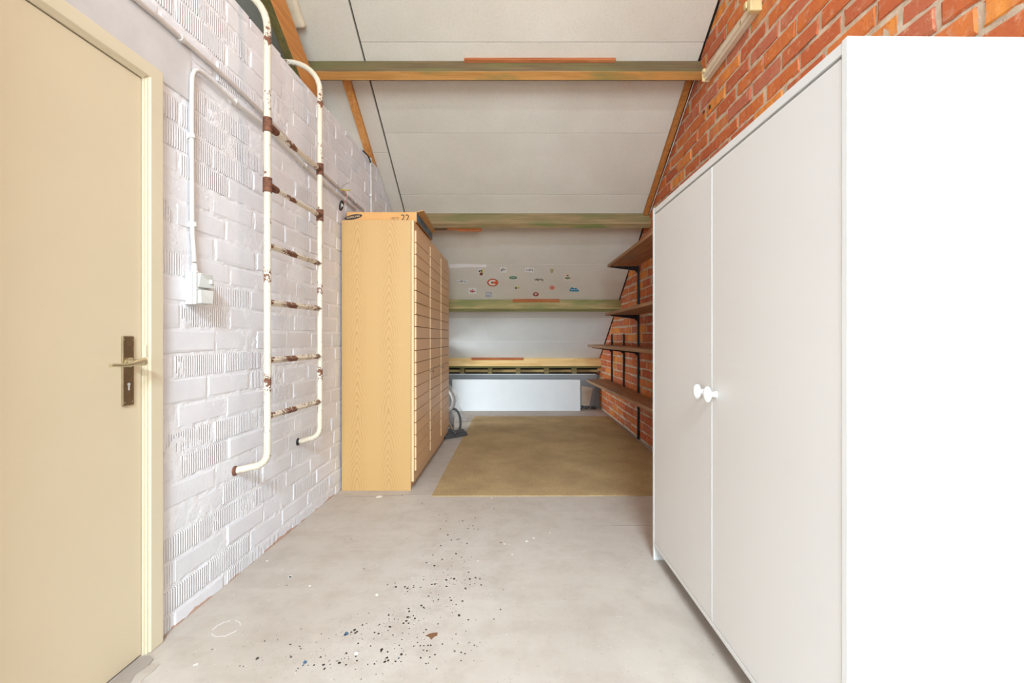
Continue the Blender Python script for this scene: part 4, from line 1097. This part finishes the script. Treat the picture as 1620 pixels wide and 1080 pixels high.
big = [(290, 706, 8), (430, 646, 6), (433, 700, 5), (531, 735, 5), (572, 733, 6), (640, 725, 7), (668, 733, 5), (705, 585, 7), (690, 594, 5), (708, 597, 5), (738, 563, 5), (820, 667, 8), (835, 720, 7), (848, 715, 6),
       (905, 688, 6), (880, 718, 6), (938, 505, 5), (931, 530, 7), (925, 546, 6), (962, 535, 5), (856, 571, 6), (846, 678, 4), (1018, 650, 4), (1030, 650, 4), (1010, 583, 4), (985, 652, 4), (1000, 652, 4),
       (1150, 521, 7), (1190, 541, 5), (1300, 538, 4), (1328, 497, 4), (1117, 458, 5), (1165, 461, 5), (1112, 446, 4), (1020, 440, 5), (1062, 455, 4), (930, 406, 6), (1048, 388, 6), (1035, 390, 4), (988, 402, 4),
       (1095, 370, 5), (1130, 366, 5), (1197, 366, 5), (1178, 406, 5), (1045, 310, 5), (1012, 297, 4), (1192, 338, 4), (1138, 259, 5), (1073, 224, 4), (1160, 210, 3), (1185, 215, 4), (1190, 150, 4), (1215, 152, 3),
       (1232, 155, 3), (1150, 122, 3), (1220, 105, 3), (1300, 67, 3), (993, 43, 4), (690, 196, 4), (745, 323, 4), (415, 393, 3), (907, 10, 3), (320, 632, 4), (97, 668, 4), (230, 740, 3), (215, 738, 3), (907, 626, 4),
       (1080, 645, 4), (1160, 680, 4), (1195, 637, 4), (1240, 637, 3), (1025, 700, 4), (1010, 728, 4), (1160, 716, 3), (1055, 750, 3), (1085, 340, 3), (878, 384, 3), (1245, 392, 4), (1340, 413, 3), (560, 700, 4), (1180, 590, 3)]
for a, b, r in big: fleck(bm, *Z5(a, b), r / 2.7)
path = [(1160, 80), (1150, 150), (1130, 250), (1110, 380), (1080, 450), (960, 530), (840, 570), (720, 600), (560, 660), (330, 700)]
path2 = [(860, 400), (1000, 400), (1190, 370), (1240, 400)]; path3 = [(480, 730), (640, 730), (850, 715), (1020, 650), (1250, 660)]
def along(p, sp, n, rr):
    for _ in range(n):
        i = rnd.randrange(len(p) - 1); t = rnd.random()
        a = p[i][0] + (p[i + 1][0] - p[i][0]) * t + rnd.gauss(0, sp); b = p[i][1] + (p[i + 1][1] - p[i][1]) * t + rnd.gauss(0, sp * .45)
        fleck(bm, *Z5(a, max(b, 12)), max(.35, abs(rnd.gauss(0, rr))))
along(path, 75, 330, .75); along(path2, 25, 45, .9); along(path3, 60, 110, .8)
for _ in range(90): fleck(bm, rnd.uniform(330, 1000), rnd.uniform(795, 1075), rnd.uniform(.3, .6))
tag(obj('paint_fleck', bm, 'fleck', floor, recalc=False, label='dark splashes of dried paint'), kind='stuff')
bm = B()
for a, b, r in ((670, 600, 9), (492, 722, 9), (485, 735, 5), (893, 705, 5), (664, 606, 5)): fleck(bm, *Z5(a, b), r / 2.7)
obj('blue_paint_spot', bm, 'blue', floor, recalc=False, label='small blue paint spots')
floor_patch('brown_paint_spot', [Z5(1008, 608), Z5(1022, 600), Z5(1038, 596), Z5(1060, 594), Z5(1057, 607), Z5(1044, 612), Z5(1032, 624), Z5(1022, 612)], 'brownspot', .001)
bm = B()
for a, b, r in ((712, 686, 9), (430, 357, 9), (513, 396, 6), (330, 289, 6), (800, 434, 8), (1232, 290, 5), (30, 732, 8), (430, 357, 7), (20, 735, 5), (1345, 217, 5), (1378, 262, 5), (1440, 205, 8), (1470, 192, 6), (1540, 170, 4), (1290, 20, 5)): fleck(bm, *Z5(a, b), r / 2.7)
for _ in range(130): fleck(bm, rnd.uniform(300, 1030), rnd.uniform(800, 1075), rnd.uniform(.3, .8))
tag(obj('white_paint_spot', bm, 'whitespot', floor, recalc=False, label='small white paint spots'), kind='stuff')
bm = B(); c = (155, 578)
for t0, t1 in ((.6, 2.9), (3.4, 4.9), (5.3, 6.3)):
    n = 10; A = []; Bq = []
    for i in range(n + 1):
        q = t0 + (t1 - t0) * i / n; wv = 1 + .06 * math.sin(i * 2.1)
        A.append(bm.verts.new(FLR(*Z5(c[0] + 63 * math.cos(q) - 8 * math.sin(q), c[1] + 33 * math.sin(q) * wv - 14 * math.cos(q)), .0008)))
        Bq.append(bm.verts.new(FLR(*Z5(c[0] + 58.5 * math.cos(q) - 8 * math.sin(q), c[1] + 29.5 * math.sin(q) * wv - 14 * math.cos(q)), .0008)))
    for i in range(n): bm.faces.new((A[i], A[i + 1], Bq[i + 1], Bq[i]))
obj('white_paint_ring', bm, 'chalk', floor, recalc=False, label='faint white ring left by a paint tin')
